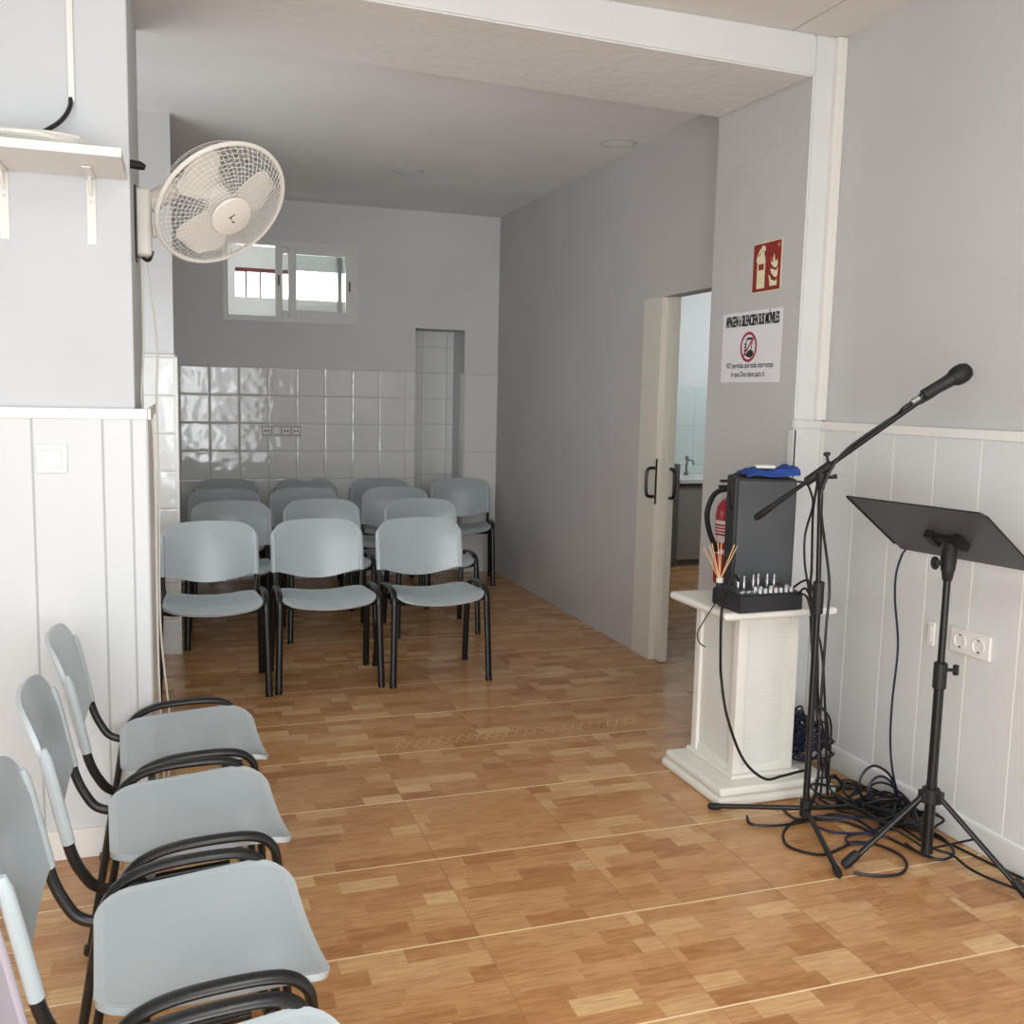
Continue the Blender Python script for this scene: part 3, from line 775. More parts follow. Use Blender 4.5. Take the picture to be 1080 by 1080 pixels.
# ------------------------------------------------------------------ signs on the pier (plane x = 2.54, reading direction -y)
SX = 2.54
def sp(y0, z1, w, h, off):
    return lambda u, v: Vector((SX-off, y0-u*w, z1-v*h))
y0, z1, w, h = 4.043, 2.272, .228, .222
t = empty('extinguisher_sign', (SX, y0-w/2, z1-h), 'small red fire extinguisher sign with cream symbols on the pier', 'sign')
b = MB(); b.box(SX-.003, SX-.0005, y0-w, y0, z1-h, z1, .001); b.build('backing', M['cream'], t)
P = sp(y0, z1, w, h, .0036)
b = MB(); b.poly([P(.02, .02), P(.98, .02), P(.98, .98), P(.02, .98)], (-.0004, 0, 0)); b.build('red_field', M['signred'], t)
P = sp(y0, z1, w, h, .0046)
def shape(b, pts): b.poly([P(u, v) for u, v in pts])
b = MB()
shape(b, [(.17, .92), (.17, .36), (.20, .28), (.27, .24), (.27, .19), (.41, .19), (.41, .25), (.44, .30), (.455, .36), (.455, .92)])
shape(b, [(.16, .40), (.13, .36), (.15, .27), (.24, .14), (.30, .11), (.31, .07), (.42, .07), (.45, .13), (.44, .18), (.28, .18), (.21, .24)])
b.build('extinguisher_symbol', M['cream'], t)
P = sp(y0, z1, w, h, .0052)
b = MB(); shape(b, [(.22, .43), (.41, .43), (.41, .55), (.22, .55)]); b.build('symbol_band', M['signred'], t)
P = sp(y0, z1, w, h, .0046)
b = MB()
shape(b, [(.64, .30), (.67, .42), (.72, .44), (.72, .36), (.75, .26), (.78, .36), (.82, .44), (.87, .38), (.89, .48), (.85, .56), (.74, .53), (.66, .46)])
shape(b, [(.64, .55), (.72, .57), (.84, .61), (.90, .55), (.90, .68), (.86, .75), (.76, .72), (.67, .64)])
shape(b, [(.58, .66), (.64, .70), (.68, .77), (.78, .81), (.86, .80), (.88, .76), (.88, .90), (.64, .90), (.62, .80)])
b.build('flame_symbol', M['cream'], t)
b = MB(); lettering(b, 'CE', P(.86, .14), (0, -1, 0), (0, 0, 1), .02, .014); b.build('lettering', M['cream'], t)

y0, z1, w, h = 4.283, 1.972, .497, .327
t = empty('phone_notice', (SX, y0-w/2, z1-h), 'white laminated notice with a crossed out mobile phone on the pier', 'notice')
b = MB(); b.box(SX-.0022, SX-.0005, y0-w, y0, z1-h, z1, .0008); b.build('paper', M['paper'], t)
P = sp(y0, z1, w, h, .0032)
b = MB()
for k in (-.0035, 0., .0035):                             # heavy strokes
    P = sp(y0, z1, w, h, .0032+k*.02)
    lettering(b, 'APAGEN ó SILENCIEN SUS MÓVILES', P(.055+k, .205), (0, -1, 0), (0, 0, 1), w*.90, h*.20, True)
P = sp(y0, z1, w, h, .0032); b.build('heading', M['ink'], t)
b = MB()
lettering(b, 'NO permitas que nada interrumpa', P(.10, .82), (0, -1, 0), (0, 0, 1), w*.80, h*.105)
lettering(b, 'lo que Dios tiene para ti.', P(.19, .945), (0, -1, 0), (0, 0, 1), w*.58, h*.105)
b.build('text_lines', M['ink'], t)
cx, cz, rr = y0-.475*w, z1-.50*h, .070
P2 = lambda a, r: Vector((SX-.0034, cx-r*math.cos(a), cz+r*math.sin(a)))
b = MB()                                                          # phone in a hand
def ph(pts): b.poly([Vector((SX-.0030, cx-u*rr, cz+v*rr)) for u, v in pts])
ph([(-.20, .62), (.42, .62), (.42, .46), (-.20, .46)]); ph([(-.30, .55), (-.20, .55), (-.36, -.55), (-.46, -.55)]); ph([(.42, .55), (.50, .55), (.36, -.20), (.28, -.20)])
ph([(-.38, -.55), (.02, -.22), (.30, -.18), (.56, -.30), (.62, -.52), (.30, -.72), (-.06, -.66)])
for v in (.25, .05, -.15): ph([(-.52, v), (-.34, v), (-.34, v-.12), (-.52, v-.12)])
b.build('phone_symbol', M['ink'], t)
b = MB(); N = 40
n0 = 0
ring = [[b.bm.verts.new(P2(2*math.pi*k/N, r)) for k in range(N)] for r in (rr, rr*.82)]
for k in range(N): b.bm.faces.new((ring[0][k], ring[0][(k+1) % N], ring[1][(k+1) % N], ring[1][k]))
d1, d2 = Vector((0, -.7071, .7071)), Vector((0, .7071, .7071))
c_ = Vector((SX-.0035, cx, cz)); b.poly([c_+d1*rr*.85+d2*rr*.075, c_+d1*rr*.85-d2*rr*.075, c_-d1*rr*.85-d2*rr*.075, c_-d1*rr*.85+d2*rr*.075])
b.build('ban_ring', M['ban'], t)

# ------------------------------------------------------------------ podium and what stands on it
PX, PYc = 2.235, 3.448
pod = empty('podium', (PX, PYc, 0), 'white square podium with brick relief panels and stepped base', 'podium')
b = MB(); b.box(1.955, 2.495, 3.165, 3.645, 0, .034, .012, seg=3); b.box(1.972, 2.48, 3.184, 3.64, .034, .068, .012, seg=3); b.box(2.06, 2.375, 3.252, 3.622, .068, .086, .006)
b.build('base', M['podium'], pod)
sx, sy = .138, .170
PX, PYc = 2.212, 3.44
b = MB()
for ux in (-1, 1):
    for uy in (-1, 1):
        cxx, cyy = PX+ux*(sx-.022), PYc+uy*(sy-.022)
        b.box(cxx-.022, cxx+.022, cyy-.022, cyy+.022, .084, .73, .006)
b.box(PX-sx+.008, PX+sx-.008, PYc-sy+.008, PYc+sy-.008, .69, .73, .002); b.box(PX-sx+.008, PX+sx-.008, PYc-sy+.008, PYc+sy-.008, .084, .115, .002)
b.build('corner_posts', M['podium'], pod)
b = MB(); b.box(PX-sx+.014, PX+sx-.014, PYc-sy+.014, PYc+sy-.014, .086, .715); b.build('relief_panel', M['relief'], pod)
b = MB(); b.box(1.955, 2.465, 3.185, 3.635, .729, .760, .014, seg=4); b.build('top', M['podium'], pod)

ZP = .7605
spk = empty('loudspeaker', (2.255, 3.53, ZP), 'black loudspeaker with charcoal grille standing behind the mixer on the podium', 'speaker')
SR = Matrix.Translation((2.128, 3.435, 0)) @ Matrix.Rotation(math.radians(-22), 4, 'Z')
b = MB(); b.box(-.004, .246, .012, .20, ZP, 1.252, .010, mat=SR); b.build('cabinet', M['cab'], spk)
b = MB(); b.box(.010, .238, -.004, .014, ZP+.02, 1.243, .006, mat=SR); b.build('grille', M['grille'], spk)
# blue cloth and white device on top of it
G = []
for i in range(15):
    row = []
    for j in range(13):
        u, v = i/14, j/12
        x = .035+.215*u+.010*math.sin(5*v+1); y = .015+.16*v+.01*math.sin(7*u)
        z = 1.263+.014*abs(math.sin(7*u+2.*v))+.010*abs(math.cos(9*v+3*u))+.016*math.exp(-((u-.9)/.12)**2)
        if u < .12: z = 1.262+.006*math.sin(9*v)**2
        if v < .15: z = 1.258+(z-1.258)*.35
        row.append(SR @ Vector((x, y, z)))
    G.append(row)
b = MB(); b.sheet(G, .008); tag(b.build('cloth', M['blue']), 'crumpled blue cloth lying on top of the black loudspeaker', 'cloth')
b = MB(); b.box(.085, .165, .05, .10, 1.288, 1.303, .006, seg=3, mat=SR); tag(b.build('white_receiver', M['screen']), 'small white device resting on the blue cloth', 'device')
# mixer
mx = empty('audio_mixer', (2.13, 3.24, ZP), 'black audio mixer full of knobs and plugs on the podium top', 'mixer')
mrot = Matrix.Translation((2.006, 3.170, 0)) @ Matrix.Rotation(math.radians(3), 4, 'Z')
W_, DP, HF = .290, .150, .066
b = MB(); b.poly([mrot @ Vector(p) for p in ((0, 0, ZP), (0, DP, ZP), (0, DP, ZP+HF+.012), (0, 0, ZP+HF))], mrot.to_3x3() @ Vector((W_, 0, 0)))
bmesh.ops.bevel(b.bm, geom=list(b.bm.edges), offset=.003, segments=2, affect='EDGES'); b.build('case', M['mixer'], mx)
def mt(u, v, h): return mrot @ Vector((u, v, ZP+HF+.0125*v/DP+h))
b = MB(); b.poly([mt(.006, .006, .0015), mt(W_-.006, .006, .0015), mt(W_-.006, DP-.006, .0015), mt(.006, DP-.006, .0015)]); b.build('panel', M['mixtop'], mx)
for row, v in enumerate((.022, .052)):
    for k in range(7):
        u = .105+.024*k
        if row == 1 and k % 3 == 2: continue
        b = MB(); b.lathe([(.0075, 0), (.0072, .016), (.006, .018), (0, .018)], mt(u, v, .001), n=12)
        b.build('knob', M['redknob'] if (row, k) in ((1, 4),) else M['knob'], mx)
for u, v in ((.065, .11), (.085, .10), (.135, .11), (.165, .12), (.20, .11), (.225, .10)):
    p0 = mt(u, v, .0); b = MB(); b.lathe([(.0065, 0), (.0065, .030), (.004, .034), (.004, .05), (0, .05)], p0, n=10); b.build('jack_plug', M['steel'], mx)
b = MB()
for k in range(5): b.box(*(lambda p: (p.x-.004, p.x+.004, p.y-.006, p.y+.006, p.z, p.z+.004))(mt(.03+.014*k, .035+.01*(k % 2), .002)))
b.build('button_row', M['knob'], mx)
# reed diffuser
rd = empty('reed_diffuser', (2.035, 3.385, ZP), 'small reed diffuser with pale sticks behind the mixer corner', 'reed diffuser')
rb = Vector((2.035, 3.37, ZP))
b = MB(); b.lathe([(.024, 0), (.026, .006), (.026, .055), (.014, .068), (.012, .085)], rb, n=20); b.build('bottle', M['black'], rd)
b = MB(); b.lathe([(.014, .082), (.015, .10), (.010, .102), (0, .102)], rb, n=16); b.build('collar', M['trim'], rd)
for ang, tilt in ((2.95, .52), (3.1, .36), (2.9, .27), (1.5, .02), (.1, .50), (.05, .40), (2.3, .12)):
    d = Vector((math.cos(ang)*math.sin(tilt), math.sin(ang)*math.sin(tilt)*.4, math.cos(tilt)))
    b = MB(); b.tube([rb+Vector((0, 0, .09)), rb+Vector((0, 0, .09))+d*.155], .0022, 5); b.build('reed', M['reed'], rd)
# extinguisher on the side of the pier
ex = Vector((2.462, onX(771, 565, 2.462).y, .70))
fe = empty('fire_extinguisher', ex, 'red fire extinguisher with black hose on the pier behind the loudspeaker', 'extinguisher')
b = MB(); b.lathe([(.062, 0), (.073, .008), (.075, .03), (.075, .33), (.070, .365), (.05, .395), (.025, .41), (.02, .425)], ex, n=32); b.build('cylinder', M['red'], fe)
b = MB(); b.lathe([(.0757, .288), (.0757, .305)], ex, n=32); b.lathe([(.0757, .205), (.0757, .235)], ex, n=32); b.lathe([(.0757, .15), (.0757, .172)], ex, n=32); b.build('label', M['label'], fe)
b = MB()
for k in range(3): b.lathe([(.0757, .245+.014*k), (.0757, .251+.014*k)], ex, n=32)
b.build('label_print', M['label'], fe)
b = MB(); b.cyl(ex+Vector((0, 0, .42)), ex+Vector((0, 0, .455)), .022, 16); b.box(ex.x-.075, ex.x+.02, ex.y-.012, ex.y+.012, ex.z+.455, ex.z+.468, .003); b.box(ex.x-.07, ex.x+.015, ex.y-.01, ex.y+.01, ex.z+.482, ex.z+.494, .003, mat=Matrix.Translation((0, 0, .0)))
b.build('valve', M['black'], fe)
b = MB(); b.tube(smooth_path([ex+Vector((-.015, -.01, .44)), onY(765, 516, ex.y-.04), onY(753, 522, ex.y-.04), onY(746, 540, ex.y-.04), onY(748, 560, ex.y-.04), onY(756, 581, ex.y-.04)], 8), .0125, 10); b.build('hose', M['rubber'], fe)
b = MB(); b.box(ex.x+.07, SX-.0005, ex.y-.03, ex.y+.03, ex.z+.12, ex.z+.34, .004); b.build('bracket', M['black'], fe)

# ------------------------------------------------------------------ microphone stand, microphone
HUB = Vector((2.19, 2.95, 0)); PV = onY(865, 497, 2.95); ME = onY(973, 421, 2.70); PV.x = max(PV.x, 2.172); AL = (ME-PV).length
bd = (ME-PV).normalized()
ms = empty('microphone_stand', HUB, 'black tripod microphone stand with slanted boom arm beside the podium', 'microphone stand')
b = MB(); b.tube([HUB+Vector((0, 0, .03)), HUB+Vector((0, 0, .85))], .0125, 14); b.build('lower_tube', M['tube'], ms)
b = MB(); b.tube([HUB+Vector((0, 0, .84)), PV-Vector((0, 0, .03))], .0095, 12); b.build('upper_tube', M['tube'], ms)
b = MB(); b.cyl(HUB+Vector((0, 0, .80)), HUB+Vector((0, 0, .92)), .020, 16, bev=.004); b.build('height_clutch', M['black'], ms)
b = MB(); b.cyl(HUB+Vector((0, 0, .035)), HUB+Vector((0, 0, .10)), .021, 16, bev=.003); b.build('leg_hub', M['black'], ms)
for ft in (Vector((1.925, 3.165, .011)), Vector((2.055, 2.575, .011)), Vector((2.54, 2.99, .011))):
    d = (ft-HUB).normalized()
    b = MB(); b.tube([HUB+d*.01+Vector((0, 0, .065)), ft+Vector((0, 0, .006))], .0095, 10); lg = b.build('leg', M['tube'], ms)
    b = MB(); b.tube([ft-d*.03+Vector((0, 0, .010)), ft+Vector((0, 0, .004)), ft+d*.015+Vector((0, 0, .002))], .0135, 10, radii=[.9, 1, .75]); b.build('rubber_foot', M['rubber'], lg)
b = MB(); b.tube([PV-bd*.16, PV+bd*AL], .0085, 12); b.build('boom_arm', M['tube'], ms)
b = MB(); b.tube([PV-bd*.30, PV-bd*.29, PV-bd*.24, PV-bd*.22, PV-bd*.10], .013, 12, radii=[.6, 1, 1, .8, .62]); b.build('boom_grip', M['rubber'], ms)
b = MB(); b.cyl(PV-bd*.065, PV+bd*.045, .0165, 14, bev=.003); b.cyl(PV-Vector((0, 0, .065)), PV-Vector((0, 0, .005)), .015, 14, r1=.021, bev=.002); b.build('pivot_joint', M['black'], ms)
b = MB(); b.cyl(PV+bd*.03, PV+bd*.03+Vector((-.008, .0, .038)), .005, 8); b.lathe([(.007, 0), (.013, .004), (.012, .012), (0, .016)], PV+bd*.03+Vector((-.008, 0, .036)), (-.2, 0, 1), 10)
b.build('tension_knob', M['black'], ms)
b = MB(); kx = (R_*1.).normalized(); b.tube([PV-Vector((0, 0, .02)), PV-Vector((0, 0, .022))+kx*.03, PV-Vector((0, 0, .018))+kx*.055], .007, 8, radii=[1, .8, 1.3]); b.build('wing_knob', M['black'], ms)
b = MB(); cl0 = PV+bd*(AL-.015)
mp = onY(974, 417, 2.70); md = (onY(1021, 390, 2.65)-mp).normalized()
b.tube([cl0, mp+md*.03-Vector((0, 0, .012)), mp+md*.075-Vector((0, 0, .01))], .011, 8, radii=[1, 1.2, .9]); b.build('microphone_clip', M['black'], ms)
mic = empty('microphone', mp, 'black handheld microphone clipped to the end of the boom arm', 'microphone')
b = MB(); b.lathe([(.0105, -.015), (.0125, -.005), (.0195, .0), (.021, .06), (.0225, .095), (.024, .105)], mp, md, 20); b.build('body', M['black'], mic)
b = MB(); b.lathe([(.024, .104), (.030, .114), (.0335, .132), (.032, .152), (.024, .168), (.011, .175), (0, .176)], mp, md, 24); b.build('grille_ball', M['rubber'], mic)
b = MB(); b.lathe([(.010, -.045), (.0105, -.016)], mp, md, 14); b.build('connector', M['steel'], mic)
pa = mp-md*.045
pts = [pa, pa-md*.03-Vector((0, 0, .003)), PV+bd*(AL-.10)+Vector((0, 0, .010)), PV+bd*(AL-.17)+Vector((0, 0, .014)), PV+bd*.10+Vector((0, 0, .012)), PV+Vector((.006, -.03, -.015)), PV+Vector((-.016, -.03, -.12)), HUB+Vector((.035, -.012, .92)), HUB+Vector((.02, -.03, .75)), HUB+Vector((.025, -.02, .4)), HUB+Vector((.03, -.02, .16))]
FL = lambda x, y, z=.006: onZ(800+x/4.906, 720+y/4.906, z)
loop = [(235, 700), (180, 720), (128, 780), (160, 850), (320, 890), (430, 855), (500, 825), (620, 840), (730, 890), (768, 940), (740, 985), (660, 1000), (560, 994), (490, 985)]
cable('microphone_cable', pts+[FL(*p) for p in loop], .005, M['cable'], 'long black microphone cable along the boom, ending in the widest floor loop', k=8)

# ------------------------------------------------------------------ music stand
MS = Vector((2.402, 2.562, 0)); th, phi, dw, dh = -1.393, .60, .522, .349
DC = Vector((2.359, 2.569, 1.145)); du = Vector((math.cos(th), math.sin(th), 0)); hz = Vector((-du.y, du.x, 0))
dn = hz*math.cos(phi)-Vector((0, 0, 1))*math.sin(phi); nn = du.cross(dn).normalized()
mu = empty('music_stand', MS, 'black folding music stand with tilted sheet metal desk by the right wall', 'music stand')
def dk(u, v, k=0.): return DC+du*(u*dw/2)+dn*(v*dh/2)+nn*k
up_s = 1 if nn.z > 0 else -1
b = MB()
c_ = .06
outl = [(-1, -.97), (-.97, -1), (1-c_, -1), (1, -1+c_*1.5), (1, 1), (-1, 1)]
b.poly([dk(u, v, 0) for u, v in outl], nn*(.003*up_s)); b.build('desk', M['desk'], mu)
b = MB(); b.tube([dk(-1.005, -.99), dk(-1.005, .78)], .005, 6); b.tube([dk(-1, -1), dk(.93, -1)], .003, 6); b.tube([dk(.94, -1), dk(1, -.9), dk(1, .98)], .003, 6)
b.build('desk_rim', M['black'], mu)
b = MB(); b.poly([dk(-1, 1), dk(1, 1), dk(1, 1, .045*up_s), dk(-1, 1, .045*up_s)], dn*.003); b.build('ledge', M['desk'], mu)
dc = dk(.12, .16)
b = MB(); b.tube([MS+Vector((0, 0, .23)), MS+Vector((0, 0, .68))], .0165, 16); b.build('lower_tube', M['tube'], mu)
b = MB(); b.tube([MS+Vector((0, 0, .67)), MS+Vector((0, 0, 1.01))], .012, 14); b.build('upper_tube', M['tube'], mu)
b = MB(); b.tube([MS+Vector((0, 0, .055)), MS+Vector((0, 0, .30))], .0175, 16); b.cyl(MS+Vector((0, 0, .045)), MS+Vector((0, 0, .075)), .020, 16, bev=.003); b.build('centre_shaft', M['tube'], mu)
b = MB(); b.cyl(MS+Vector((0, 0, .62)), MS+Vector((0, 0, .71)), .022, 16, bev=.003); b.build('height_collar', M['black'], mu)
b = MB(); kd = (R_*.9-_f*.2).normalized(); b.cyl(MS+Vector((0, 0, .685)), MS+Vector((0, 0, .685))+kd*.045, .006, 8); b.box(-.004, .012, -.008, .008, -.018, .018, .004, mat=Matrix.Translation(MS+Vector((0, 0, .685))+kd*.045)); b.build('height_knob', M['black'], mu)
b = MB(); b.cyl(MS+Vector((0, 0, .985)), MS+Vector((0, 0, 1.03)), .016, 14, r1=.022, bev=.003)
b.tube([MS+Vector((0, 0, 1.02)), MS+Vector((0, 0, 1.06)), dc.lerp(MS+Vector((0, 0, 1.08)), .4), dc], .023, 12, radii=[1, 1.15, 1.0, .8])
b.build('tilt_joint', M['black'], mu)
b = MB(); kq = MS+Vector((0, 0, 1.045)); b.cyl(kq, kq-R_*.04, .008, 10); b.lathe([(.018, 0), (.022, .004), (.022, .012), (.016, .016)], kq-R_*.036, -R_, 14); b.build('tilt_knob', M['black'], mu)
b = MB(); b.poly([dk(-.10, .02, -.001*up_s), dk(.34, .02, -.001*up_s), dk(.34, .24, -.001*up_s), dk(-.10, .24, -.001*up_s)], nn*(-.018*up_s))
for u in (-.10, .30): b.poly([dk(u-.05, -.08, -.001*up_s), dk(u+.05, -.08, -.001*up_s), dk(u+.05, .3, -.001*up_s), dk(u-.05, .3, -.001*up_s)], nn*(-.026*up_s))
b.build('desk_bracket', M['black'], mu)
b = MB(); b.cyl(MS+Vector((0, 0, .222)), MS+Vector((0, 0, .275)), .030, 16, bev=.004)
feet = [Vector((2.108, 2.615, .014)), Vector((2.545, 2.265, .014)), Vector((2.50, 2.84, .014))]
for ft in feet:
    d = (ft-MS); d.z = 0; d.normalize(); b.box(-.008, .04, -.016, .016, -.02, .02, .004, mat=Matrix.Translation(MS+Vector((0, 0, .248))) @ Matrix.Rotation(math.atan2(d.y, d.x), 4, 'Z'))
b.build('leg_hub', M['black'], mu)
for ft in feet:
    d = (ft-MS); d.z = 0; d.normalize(); sd = Vector((-d.y, d.x, 0)); top = MS+d*.032+Vector((0, 0, .248))
    b = MB(); b.tube([top, ft-d*.01], .011, 12, .0085, up=sd); lg = b.build('leg', M['tube'], mu)
    b = MB(); ld = (ft-top).normalized(); b.tube([ft-ld*.065, ft-ld*.045, ft-ld*.01, ft+ld*.004], .017, 10, radii=[.85, 1, 1, .7]); b.build('rubber_foot', M['rubber'], lg)
    b = MB(); m_ = top.lerp(ft, .42); b.tube([MS+d*.016+Vector((0, 0, .066)), m_], .0075, 8, .004, up=sd); b.build('brace', M['tube'], mu)

# ------------------------------------------------------------------ cables
PH = lambda x, y, Y, k=2.7, ox=680, oy=560: onY(ox+x/k, oy+y/k, Y)
cable('desk_cable', [dk(-.86, .9, -.012*up_s)]+[onY(px, py, 2.86) for px, py in ((951, 586), (945, 606), (944, 634), (947, 682), (941, 740), (939, 785), (943, 822))]+[onZ(954, 858, .006), onZ(966, 868, .006)], .0042, M['navy'], 'thin blue cable hanging from the music stand desk to the floor')
a0 = mt(.06, .10, .03)
cable('mixer_cable', [a0, mt(.04, .09, .055), mt(.012, .085, .035), mt(-.014, .08, -.01), onX(761, 647, 1.945), onX(760, 690, 1.945), PH(218, 420, 3.2), PH(235, 530, 3.155), PH(280, 650, 3.155), PH(340, 705, 3.165), PH(390, 698, 3.165), PH(440, 685, 3.165), PH(470, 680, 3.16)], .0055, M['cable'], 'black cable hanging down the front of the podium from the mixer')
cable('thin_cable', [mt(-.004, .12, -.03), PH(190, 222, 3.27), PH(165, 262, 3.28), PH(150, 292, 3.28), PH(156, 318, 3.28), PH(172, 330, 3.28)], .0025, M['cable'], 'thin short black wire drooping at the left side of the podium')
SPX = lambda x, y, Y: onY(700+x/5.4, 460+y/5.4, Y)
cable('speaker_cable', [(2.39, 3.50, 1.23), SPX(800, 265, 3.45), SPX(838, 320, 3.4), SPX(848, 400, 3.35), SPX(806, 560, 3.3), SPX(803, 720, 3.3), SPX(822, 850, 3.3), SPX(832, 960, 3.3), onY(857, 700, 3.3), onY(862, 760, 3.25), onZ(868, 822, .008)], .0048, M['cable'], 'black cable bowing down beside the right edge of the loudspeaker')
cable('speaker_cable', [SPX(872, 285, 3.02), SPX(852, 420, 3.05), SPX(846, 600, 3.1), SPX(842, 760, 3.12), SPX(835, 880, 3.13), onY(860, 660, 3.12), onY(868, 700, 3.1), onZ(873, 838, .008)], .0048, M['cable'], 'black cable running straight down just left of the stand pole')
cable('jack_cable', [(2.215, 3.47, 1.261), (2.16, 3.44, 1.262), SPX(415, 212, 3.40), SPX(378, 250, 3.40), SPX(376, 330, 3.41), SPX(385, 420, 3.45)], .0048, M['cable'], 'black jack cable bent over the top left corner of the loudspeaker')
B3 = lambda x, y, Y: onY(800+x/4.906, 720+y/4.906, Y)
for i, (pt, lab) in enumerate([
    ([mt(W_+.004, .04, -.02), onY(851, 622, 3.1), onY(861, 660, 3.12), B3(300, 60, 3.16), B3(370, 190, 3.2), B3(372, 330, 3.2), B3(362, 450, 3.2), FL(362, 545)], 'black cable from the mixer side hanging outermost behind the microphone stand'),
    ([mt(W_+.004, .07, -.03), onY(852, 632, 3.1), onY(860, 690, 3.12), B3(302, 90, 3.16), B3(335, 250, 3.2), B3(350, 380, 3.2), FL(340, 560)], 'black cable from the mixer side hanging innermost behind the microphone stand'),
    ([mt(W_+.004, .10, -.02), onY(855, 615, 3.1), onY(862, 680, 3.12), B3(310, 80, 3.16), B3(350, 170, 3.2), B3(360, 300, 3.2), B3(335, 440, 3.2), FL(320, 590)], 'black cable from the mixer side hanging between two others by the stand')]):
    cable('mixer_cable', pt, .0045, M['cable'], lab)
floor_cables = [
    ([(-60, 690), (-40, 730), (60, 740), (180, 730), (280, 712), (420, 715), (520, 745), (600, 782), (680, 800)], 'cable', 'black cable lying in a flat arc across the stand legs', .008),
    ([(290, 742), (400, 775), (560, 775), (640, 740), (668, 690), (600, 645), (430, 650), (330, 610), (300, 580)], 'navy', 'navy blue cable curving wide on the floor right of the stand', .010),
    ([(130, 660), (200, 705), (330, 690), (390, 682), (500, 705), (600, 765), (700, 815), (790, 860), (900, 905)], 'cable', 'black cable snaking from the podium base under the music stand', .006),
    ([(600, 790), (560, 780), (500, 782), (452, 802), (470, 828), (530, 832), (590, 815), (620, 780), (560, 740)], 'navy', 'small blue cable loop between the two stands', .013),
    ([(360, 480), (420, 500), (436, 520), (400, 548), (360, 545), (340, 520), (360, 490)], 'cable', 'small black cable loop on the floor behind the microphone stand', .012),
    ([(430, 540), (450, 522), (500, 525), (510, 542), (470, 552), (438, 545), (400, 560)], 'cable', 'tiny black cable loop against the right baseboard', .012),
    ([(350, 560), (450, 600), (560, 640), (650, 660), (700, 690), (800, 740), (900, 790), (1050, 862), (1200, 935), (1372, 1015)], 'cable', 'black cable running along the right baseboard to the picture edge', .006),
    ([(340, 590), (470, 620), (590, 660), (680, 700), (760, 760), (900, 855), (1000, 890), (1090, 960), (1200, 1015), (1372, 1080)], 'cable', 'black cable passing behind the music stand farther from the baseboard', .018),
    ([(240, 580), (330, 640), (450, 650), (600, 620), (660, 650), (600, 690), (450, 700), (300, 690)], 'navy', 'navy blue cable doubled up beside the microphone stand hub', .020),
    ([(680, 760), (780, 740), (930, 790), (1010, 870), (960, 915), (850, 890), (760, 830)], 'cable', 'black cable loop under the music stand shaft', .012)]
for pt, m, lab, z in floor_cables:
    b = MB(); b.tube(smooth_path([FL(x, y, z) for x, y in pt], 8), .0048, 7); tag(b.build('floor_cable', M[m]), lab, 'cable')
up1 = [onZ(800+690/4.906, 720+650/4.906, .006)]
yl = onZ(800+620/4.906, 720+640/4.906, .006)
def standing(pts, Y): return [B3(x, y, Y) for x, y in pts]
cable('standing_cable', standing([(560, 625), (522, 560), (530, 490), (570, 440), (620, 434), (680, 480), (710, 560), (700, 630), (660, 665)], 3.0), .005, M['cable'], 'tall black cable loop standing up against the panelling')
cable('standing_cable', standing([(590, 640), (565, 570), (590, 505), (640, 485), (690, 520), (708, 580), (680, 650)], 2.97), .005, M['navy'], 'lower blue cable loop standing inside the tall black loop')
# the tangle behind the podium foot: nobody could count it
for mname, lab, seed, n in (('navy', 'tangled heap of dark blue cable behind the podium foot', 3, 26), ('cable', 'flat tangle of black cable on the floor between stand and right wall', 5, 18)):
    rnd = random.Random(seed); b = MB()
    for k in range(n):
        if mname == 'navy':
            cxx, cyy, czz = 2.47+rnd.uniform(-.04, .04), 3.40+rnd.uniform(-.12, .12), .15+rnd.uniform(-.05, .06)
            ra, rb_ = rnd.uniform(.05, .09), rnd.uniform(.06, .10)
        else:
            f_ = rnd.random(); cxx, cyy, czz = 2.46+.10*f_+rnd.uniform(-.06, .05), 3.12-.30*f_+rnd.uniform(-.06, .06), .026+rnd.uniform(0, .03)
            ra, rb_ = rnd.uniform(.07, .12), rnd.uniform(.05, .12)
        ax_ = Vector((rnd.uniform(-1, 1), rnd.uniform(-1, 1), rnd.uniform(.2, 1) if mname == 'navy' else 9)).normalized(); qq = Vector((0, 0, 1)).rotation_difference(ax_)
        P_ = []
        for j in range(26):
            a = j/26*2*math.pi
            v = Vector((cxx, cyy, czz))+qq @ Vector((ra*math.cos(a), rb_*math.sin(a)*(1+.2*math.sin(3*a+k)), .012*math.sin(2*a+k)))
            v.x = min(v.x, 2.638); v.z = max(v.z, .007)
            if v.y > 3.16 and v.x < 2.50: v.z = max(v.z, .074)
            if v.y > 3.2 and v.x < 2.358: v.x = 2.358+.01*rnd.random()
            P_.append(v)
        b.tube(P_, .0046, 6, closed=True)
    tag(b.build('cable_tangle', M[mname]), lab, 'cables', kind='stuff')
# pale criss-cross marks on the floor tiles
b = MB(); g0, g1 = Vector((.90, 4.175, .0008)), Vector((2.12, 4.20, .0008)); N = 26
for k in range(N):
    a = g0.lerp(g1, k/N); c = g0.lerp(g1, (k+1)/N)
    for s in (-1, 1):
        w = .0012
        p0, p1 = a+Vector((0, -.045*s, 0)), c+Vector((0, .045*s, 0)); tt = (p1-p0).normalized(); nv = Vector((-tt.y, tt.x, 0))*w
        b.poly([p0-nv, p1-nv, p1+nv, p0+nv])
tag(b.build('floor_marking', M['mark'], smooth=False), 'pale criss-cross line of marks across the floor tiles', 'marking')

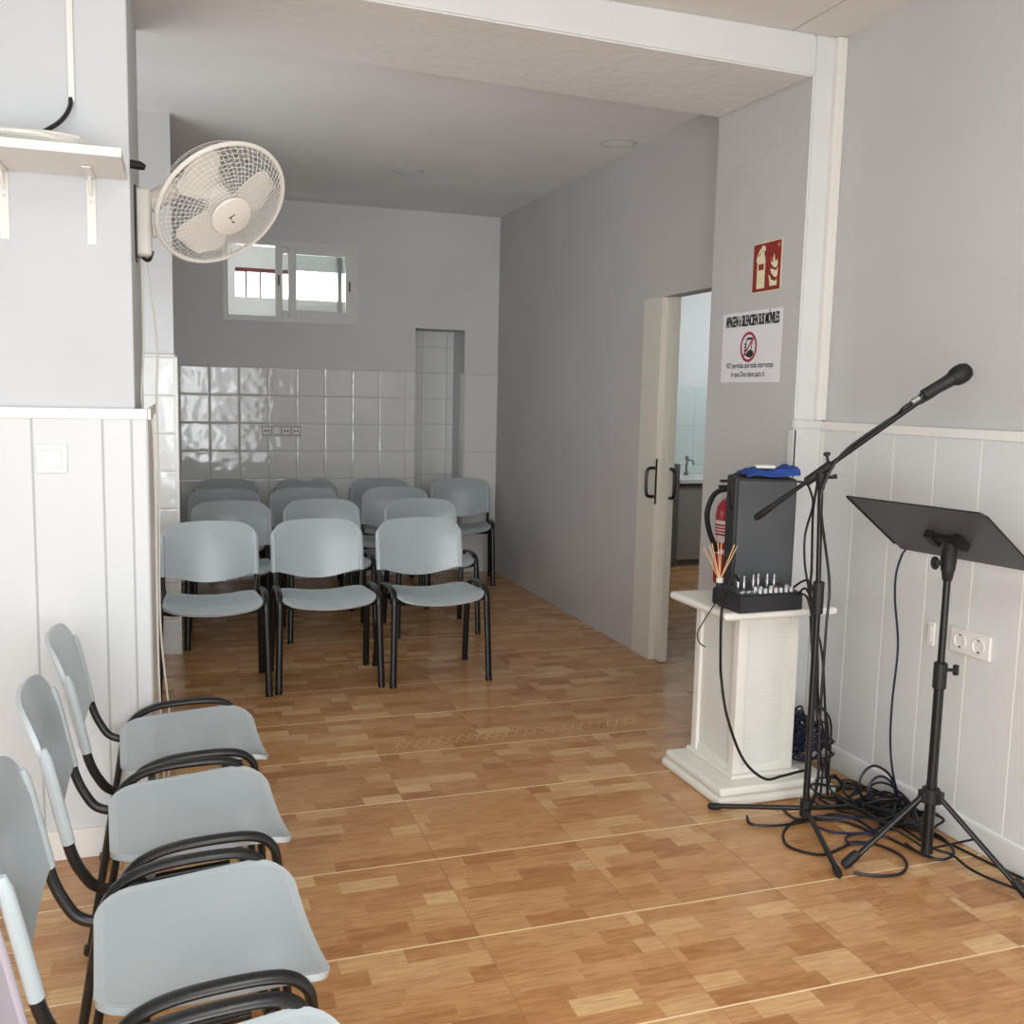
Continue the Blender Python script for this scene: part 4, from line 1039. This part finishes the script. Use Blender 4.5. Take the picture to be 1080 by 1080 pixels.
# ------------------------------------------------------------------ light
def area(name, loc, target, sx, sy, power, col=(1, 1, 1)):
    l = D.lights.new(name, 'AREA'); l.shape = 'RECTANGLE'; l.size = sx; l.size_y = sy; l.energy = power; l.color = col
    o = D.objects.new(name, l); COL.objects.link(o); o.location = loc
    o.rotation_euler = (Vector(target)-Vector(loc)).to_track_quat('-Z', 'Y').to_euler()
    return o
area('shopfront_daylight', (0.0, YF-.05, 1.32), (0.05, 5, 1.2), 2.85, 2.45, 55, (.95, .98, 1))
area('front_strip_fill', (.45, YF-.02, 1.25), (.45, 5, 1.2), .42, 2.2, 26, (.95, .98, 1))  # added narrow light, gives the chair backs an upright sheen
area('left_side_fill', (XL+.03, -.1, 1.5), (2.6, 2.2, 1.2), 2.4, 1.9, 74, (.95, .98, 1))  # added light from the left for the right wall; no window modelled
area('overhead_fill', (.55, .4, ZC-.03), (.55, .41, 0), .28, 1.6, 26, (.97, .99, 1))  # added light above the view, lifts floor and seats, sharpens chair highlights
area('recess_fill', (-.86, 5.2, 1.75), (1.7, 5.6, 3.2), 1.2, 1.6, 26, (.97, .985, 1))  # added fill hidden behind the left pier, brightens back ceiling and corridor wall
area('lightwell_daylight', (1.2, OY+.2, 2.55), (1.2, 8.0, 2.2), 1.2, .26, 14, (.95, .98, 1))
area('kitchen_daylight', (5.2, 7.2, 2.3), (4.4, 8.7, 1.6), .8, .8, 20, (.93, .99, 1))
W = D.worlds.new('sky'); SC.world = W; W.use_nodes = True
bg = W.node_tree.nodes['Background']; bg.inputs[0].default_value = (.93, .97, 1, 1); bg.inputs[1].default_value = 3.2

# ------------------------------------------------------------------ camera
cam = D.cameras.new('camera'); cam.sensor_fit = 'HORIZONTAL'; cam.sensor_width = 36; cam.lens = 36*FPX/1080; cam.clip_start = .02
co = D.objects.new('camera', cam); COL.objects.link(co)
mw = Matrix((R_, -D_, -_f)).transposed().to_4x4(); mw.translation = O_
co.matrix_world = mw; SC.camera = co
SC.view_settings.view_transform = 'Standard'; SC.view_settings.look = 'None'; SC.view_settings.exposure = 0.; SC.view_settings.gamma = 1.
